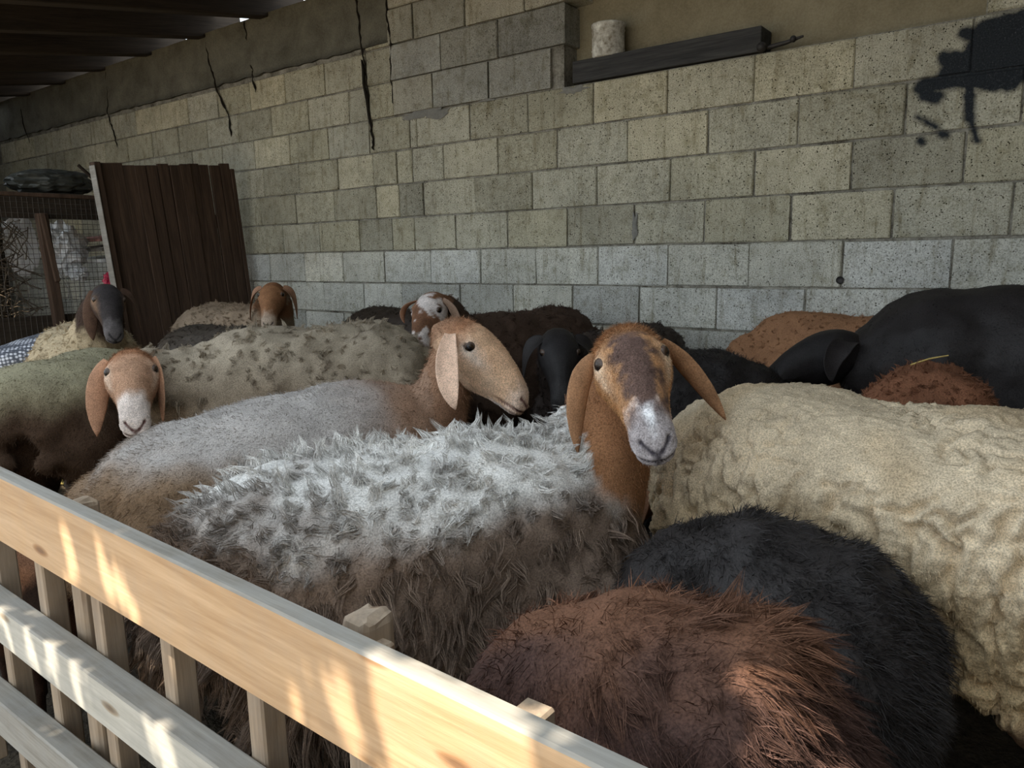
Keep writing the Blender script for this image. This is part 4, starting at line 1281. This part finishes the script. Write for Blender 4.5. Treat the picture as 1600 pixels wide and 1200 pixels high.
# 4 black between
make_sheep('black curly-coated sheep pressed between the cream sheep and the brown one', (3.56, -2.255), 183, 0.785, sc(42, 38, 37),
    dict(face=sc(30, 27, 27), nose=(.02, .02, .02)), poll=(3.38, -2.2, .45), nose_dir=(-.2, -.1, -.9), hs=.82, Lf=.36, fat=.78, tail=.6, ff=.75, style='short', disp=2.2, wl=2.0, density=1.3, neck_wool=.9,
    leg=sc(28, 24, 24), mat='coat_dark', seed=12, drop=.05)
# 5 brown long hair
make_sheep('reddish brown long-haired sheep close behind the fence', (3.57, -2.66), 190, 0.80, sc(84, 62, 55),
    dict(face=sc(90, 58, 42), nose=(.04, .03, .03)), poll=(3.34, -2.76, .50), nose_dir=(-.5, -.05, -.7), hs=.85, Lf=.30, fat=.85, tail=.6, ff=.75, style='long', density=1.35, neck_wool=.9,
    body_color=two_tone(sc(110, 78, 60), sc(80, 60, 54), .68, .77), leg=sc(60, 40, 30), seed=14)
# 6 brown face in the gap
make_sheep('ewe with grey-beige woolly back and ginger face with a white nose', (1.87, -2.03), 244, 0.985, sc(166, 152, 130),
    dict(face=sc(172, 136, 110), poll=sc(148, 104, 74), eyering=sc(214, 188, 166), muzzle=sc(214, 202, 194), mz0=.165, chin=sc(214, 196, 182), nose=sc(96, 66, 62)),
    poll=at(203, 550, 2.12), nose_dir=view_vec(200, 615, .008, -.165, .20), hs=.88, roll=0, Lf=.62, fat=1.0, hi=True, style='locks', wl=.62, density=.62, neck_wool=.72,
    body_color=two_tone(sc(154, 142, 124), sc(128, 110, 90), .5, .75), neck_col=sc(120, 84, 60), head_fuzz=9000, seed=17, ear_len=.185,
    ears=[dict(tip=at(152, 682, 2.1), ctrl=at(146, 600, 2.1), w=.07, fwd=tuple(cam_vec(-.9, 0, .6))), dict(tip=at(255, 662, 2.14), ctrl=at(246, 590, 2.14), w=.07, fwd=tuple(cam_vec(.7, 0, .7)))],
    ear_cols=(sc(178, 136, 108), sc(190, 150, 124)))
# 7 olive brown rump on the left
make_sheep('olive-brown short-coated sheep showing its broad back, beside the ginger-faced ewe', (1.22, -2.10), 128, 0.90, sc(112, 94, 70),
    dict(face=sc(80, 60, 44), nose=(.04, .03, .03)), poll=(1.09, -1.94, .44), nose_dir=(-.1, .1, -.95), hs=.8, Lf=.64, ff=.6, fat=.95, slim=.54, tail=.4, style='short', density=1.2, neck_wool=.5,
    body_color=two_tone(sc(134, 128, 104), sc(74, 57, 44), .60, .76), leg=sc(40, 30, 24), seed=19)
# 8 black head, cream body
make_sheep('cream woolly ewe with a black face standing before the manger', (.34, -1.80), 338, 0.90, sc(172, 156, 128),
    dict(face=sc(52, 48, 48), muzzle=sc(92, 88, 88), mz0=.19, eyering=sc(120, 96, 76), cheek=sc(70, 56, 48), nose=(.02, .02, .02)),
    poll=at(168, 448, 3.16), nose_dir=view_vec(168, 490, .03, -.18, .17), hs=.83, roll=-5, Lf=.62, style='curl', density=.62, neck_wool=.5, neck_col=sc(60, 46, 38), seed=23,
    ears=[dict(tip=at(146, 532, 3.14), ctrl=at(137, 490, 3.12), w=.07, fwd=tuple(cam_vec(-.9, 0, .6))), None], ear_cols=(sc(86, 64, 50), sc(86, 66, 54)))
# 9 brown head at the gate
make_sheep('ginger-faced sheep with a lumpy grey-brown fleece in front of the plank gate', (.46, -.98), 356, 0.955, sc(150, 130, 108),
    dict(face=sc(140, 100, 70), muzzle=sc(190, 170, 150), mz0=.20, poll=sc(128, 88, 60), nose=(.07, .05, .05)), poll=at(424, 444, 3.86), nose_dir=view_vec(424, 470, -.035, -.17, .19), hs=.86, Lf=.62,
    style='curl', density=.72, neck_wool=.5, body_color=two_tone(sc(142, 124, 104), sc(112, 94, 76), .55, .7), seed=27, neck_col=sc(126, 90, 64))
# 10 spotted face
make_sheep('brown curly sheep with a white-flecked face resting on its neighbour', (1.99, -.97), 266, 0.955, sc(74, 58, 48),
    dict(face=sc(128, 92, 68), patch=sc(206, 196, 190), muzzle=sc(190, 184, 182), mz0=.215, nose=(.03, .03, .03), stripe=sc(96, 68, 52), stripe_a=.6), poll=at(668, 462, 2.9), nose_dir=view_vec(665, 500, -.07, -.2, .15), hs=.86, roll=4, Lf=.75, fat=.82,
    style='curl', density=.62, neck_wool=.8, leg=sc(50, 38, 30), seed=31, ear_len=.10, ear_cols=(sc(150, 110, 84), sc(190, 160, 140)),
    ears=[dict(tip=at(632, 505, 2.95), ctrl=at(622, 480, 2.95), w=.04, fwd=(0, -1, 0)), dict(tip=at(712, 545, 2.93), ctrl=at(722, 490, 2.93), w=.055, fwd=(0, -1, 0))])
# 11 black face
make_sheep('small black sheep facing the yard between two brown-faced ewes', (2.54, -.98), 272, 0.90, sc(46, 36, 31),
    dict(face=sc(34, 31, 31), nose=(.03, .03, .03), muzzle=sc(52, 50, 50)), poll=at(874, 522, 2.6), nose_dir=cam_vec(.01, -.21, .13), hs=.92, Lf=.72, fat=.85,
    style='curl', density=.5, neck_wool=.8, mat='coat_dark', leg=sc(25, 22, 22), seed=34, neck_col=sc(34, 30, 29), ear_len=.15, ear_cols=(sc(36, 32, 31), sc(38, 34, 33)))
# 12 black back
make_sheep('black long-backed sheep along the wall behind the dark-blazed ewe', (3.13, -1.05), 28, 0.885, sc(34, 30, 29),
    dict(face=sc(28, 26, 26), nose=(.02, .02, .02)), poll=(3.30, -1.16, .50), nose_dir=(.1, -.3, -.9), hs=.8, Lf=.40, fat=.80, style='short', disp=2.0, wl=1.8, density=1.0, neck_wool=.9, mat='coat_dark', ff=.45, leg=sc(24, 22, 22), seed=37, tail=.8)
# 13 brown rump by the wall
make_sheep('light brown sheep at the block wall with only its rounded rump showing', (3.60, -.285), 0, 0.955, sc(150, 110, 80),
    dict(face=sc(110, 76, 54), nose=(.04, .03, .03)), poll=(4.05, -.28, .60), nose_dir=(.6, 0, -.7), hs=.9, Lf=.72, fat=.62, style='curl', density=.55, neck_wool=.8, seed=41, disp=.5, wl=.8)
# 14 black ram
make_sheep('big glossy black ram standing along the wall with its head lowered', (3.70, -.68), 186, 1.085, sc(37, 33, 32),
    dict(face=sc(32, 29, 29), nose=(.02, .02, .02)), poll=at(1318, 518, 2.45), nose_dir=cam_vec(-.22, -.06, .02), hs=1.0, roll=0, Lf=.88, fat=.78, style='short', density=1.1, neck_wool=.5, neck_col=sc(44, 36, 33), mat='coat_dark',
    leg=sc(26, 24, 24), seed=43, drop=-.03, ears=[None, dict(tip=at(1300, 598, 2.36), ctrl=at(1290, 540, 2.34), w=.07, fwd=tuple(cam_vec(-1, 0, .1)))], ear_cols=(sc(40, 36, 36), sc(44, 40, 40)), neck_r=1.15)
# 15 brown rounded rump
make_sheep('reddish brown lamb with a straw stem on its rounded rump', (3.70, -1.15), 95, 0.905, sc(124, 84, 62),
    dict(face=sc(96, 64, 46), nose=(.04, .03, .03)), poll=(3.73, -1.0, .46), nose_dir=(.1, .1, -.95), hs=.72, Lf=.26, ff=.5, fat=.72, style='curl', density=.62, neck_wool=.8, seed=47, disp=.6, tail=.8)
# 16 dark wool behind the ginger face
make_sheep('dark charcoal-brown woolly sheep behind the olive-brown back', (1.18, -1.50), 10, 0.915, sc(70, 62, 54),
    dict(face=sc(48, 42, 38), nose=(.03, .03, .03)), poll=(1.40, -1.46, .48), nose_dir=(.2, 0, -.95), hs=.85, Lf=.48, fat=.85, slim=.75, style='curl', density=.5, neck_wool=.9, leg=sc(30, 26, 24), seed=51, mat='coat_dark')
# 17 dark back by the wall
make_sheep('dark brown sheep against the wall behind the grey-beige woolly back', (1.36, -.48), 2, 0.925, sc(56, 46, 38),
    dict(face=sc(44, 36, 30), nose=(.03, .03, .03)), poll=(1.66, -.45, .50), nose_dir=(.2, 0, -.95), hs=.85, Lf=.7, fat=.85, style='curl', density=.45, neck_wool=.9, leg=sc(30, 26, 24), seed=53, mat='coat_dark')
# 18 lamb behind the battens
make_sheep('small brown lamb with a pale cheek peering between the fence battens', (2.03, -2.68), 0, 0.50, sc(70, 46, 34),
    dict(face=sc(138, 100, 76), eyering=sc(205, 184, 168), muzzle=sc(28, 22, 20), mz0=.13, nose=(.02, .015, .015), poll=sc(110, 72, 50)), poll=at(26, 842, 1.73), nose_dir=view_vec(30, 890, .11, -.15, .09), hs=.72, Lf=.42, fat=.9,
    style='curl', density=.3, neck_wool=.7, leg=sc(50, 34, 26), seed=57, ear_len=.12, name='lamb', neck_col=sc(120, 74, 50))

# ------------------------------------------------------------------ small things in the pen
from mathutils.bvhtree import BVHTree
bpy.context.view_layer.update()
LAMB15 = [o for o in bpy.data.objects if o.get('label', '').startswith('reddish brown lamb')][0]
bdy = [c for c in LAMB15.children if c.name.startswith('body')][0]
mw = bdy.matrix_world
bv = BVHTree.FromPolygons([mw @ v.co for v in bdy.data.vertices], [tuple(p.vertices) for p in bdy.data.polygons])
top_pt = None
for px in (1455, 1445, 1470):
    h_ = bv.ray_cast(Vector(CAM), Vector(at(px, 572, 1.0) - CAM).normalized())
    if h_[0] is not None: top_pt = h_; break
if top_pt is not None:
    c0 = np.array(top_pt[0]) + np.array(top_pt[1]) * .018
    along = cam_vec(.97, .24, 0)
    V, Q = tube([c0 - along * .05, c0 + np.array(top_pt[1]) * .004, c0 + along * .05], [.0022, .0024, .0018], 5)
    tag(link('straw_stem', mesh_arrays('straw_stem', V, Q), M['straw']), 'yellow straw stem lying on the reddish brown rump', 'straw')
for k, (x, y, r) in enumerate(((-0.30, -1.90, .10), (-0.25, -1.66, .13), (0.02, -1.30, .10), (0.115, -1.727, .07))):
    o = crumple('maize_husk', (x, y, r * .35), (r, r * .8, r * .5), M['husk'], .5, 2.4, 60 + k)
    tag(o, 'dry yellow maize husk lying on the litter under the sheep', 'husk', 'maize husks on the litter')
bq = bmesh.new()
ring = [bq.verts.new((.10 * t - .05, .014 * math.sin(math.pi * t) * sg, .006 * math.sin(math.pi * t))) for sg, ts in ((1, (0, .2, .4, .6, .8, 1)), (-1, (.8, .6, .4, .2))) for t in ts]
bq.faces.new(ring); r_ = bmesh.ops.extrude_face_region(bq, geom=list(bq.faces))
for v in [e for e in r_['geom'] if isinstance(e, bmesh.types.BMVert)]: v.co.z += .003
o = link('feather', bm_mesh(bq, 'feather'), M['film']); o.location = (3.80, -1.20, .02); o.rotation_euler = (0, 0, 2.2)
tag(o, 'small white feather on the litter under the cream sheep', 'feather')

# ------------------------------------------------------------------ tree in the yard, its crown between the sun and the pen
GAPS = [((2.784, -2.93, .736), .012), ((2.897, -2.93, .73), .014), ((2.945, -2.93, .705), .012), ((2.97, -2.93, .68), .012), ((3.415, -2.93, .691), .016), ((3.52, -2.93, .72), .05), ((3.60, -2.93, .70), .06), ((3.55, -2.93, .66), .05),
        ((2.468, -2.925, .52), .014), ((2.58, -2.925, .495), .013), ((2.67, -2.925, .505), .013), ((2.757, -2.925, .495), .013), ((3.028, -2.925, .49), .02), (tuple(at(1300, 1185, .70)), .04), ((-0.30, -1.90, 0.0), .07), ((-0.25, -1.66, 0.0), .07), ((0.115, -1.727, 0.0), .05)]
tree = empty('walnut_tree', (-2.4, -8.6, 0)); tag(tree, 'leafy broad-crowned tree standing in the yard across from the pen', 'tree')
nl = 27000
tx = RNG.uniform(-0.7, 5.6, nl); ty = RNG.uniform(-4.3, -0.7, nl); tdist = RNG.uniform(8.2, 10.4, nl)
LC = np.stack([tx, ty, np.full(nl, .5)], 1) + SUN_DIR * tdist[:, None]
lsz = RNG.uniform(.12, .19, nl)
keep = np.ones(nl, bool)
def ray_dist(C_, g):
    v = C_ - np.array(g); return np.linalg.norm(v - (v @ SUN_DIR)[:, None] * SUN_DIR, axis=1)
for g, r in GAPS:
    keep &= ray_dist(LC, g) > r + .085
LC, lsz = LC[keep], lsz[keep]
small = []
for g, r in GAPS:                      # small leaves crowd round each gap
    a = RNG.random(90) * 6.28; rad_ = r + .016 + .16 * RNG.random(90) ** 1.3
    e1 = unit(np.cross(SUN_DIR, [0, 0, 1.0])); e2 = np.cross(SUN_DIR, e1)
    small.append(np.array(g) + SUN_DIR * RNG.uniform(8.4, 9.4, 90)[:, None] + e1 * (rad_ * np.cos(a))[:, None] + e2 * (rad_ * np.sin(a))[:, None])
small = np.concatenate(small); ssz = RNG.uniform(.03, .055, len(small))
k2 = np.ones(len(small), bool)
for g, r in GAPS: k2 &= ray_dist(small, g) > r + ssz * .35
LC = np.concatenate([LC, small[k2]]); lsz = np.concatenate([lsz, ssz[k2]]); nl = len(LC)
nrm_l = unit(SUN_DIR[None] + RNG.normal(size=(nl, 3)) * .55)
ta = unit(np.cross(nrm_l, RNG.normal(size=(nl, 3)))); tb = np.cross(nrm_l, ta)
shape = [(-.5, 0, 0), (-.2, .26, .03), (.2, .22, .03), (.55, 0, -.04), (.2, -.22, .03), (-.2, -.26, .03)]
LV = np.stack([LC + (ta * a + tb * b_ + nrm_l * c_) * lsz[:, None] * 1.15 for a, b_, c_ in shape], 1).reshape(-1, 3) - np.array([-2.4, -8.6, 0])
bi = (np.arange(nl) * 6)[:, None]
LQ = np.concatenate([bi + np.array([[0, 1, 2, 3]]), bi + np.array([[0, 3, 4, 5]])])
tag(link('foliage', mesh_arrays('foliage', LV, LQ), M['leaf'], tree), kind='stuff')
V, Q = tube([(0, 0, -.05), (.05, .02, 1.2), (-.05, .1, 2.6), (.2, .3, 4.2), (.6, .9, 6.0), (1.2, 1.8, 8.0)], [.26, .2, .17, .14, .10, .05], 12)
link('trunk', mesh_arrays('trunk', V, Q), M['bark'], tree)
for k in range(7):
    a0 = np.array([.2, .3, 4.2]) + np.array([.4, .6, 1.8]) * RNG.random(); e = np.array([RNG.uniform(-1.5, 4.5), RNG.uniform(.2, 3.2), RNG.uniform(7.0, 8.6)])
    V, Q = tube([a0, (a0 + e) / 2 + np.array([0, 0, .3]), e], [.08, .05, .02], 8)
    link('branch', mesh_arrays('branch', V, Q), M['bark'], tree)
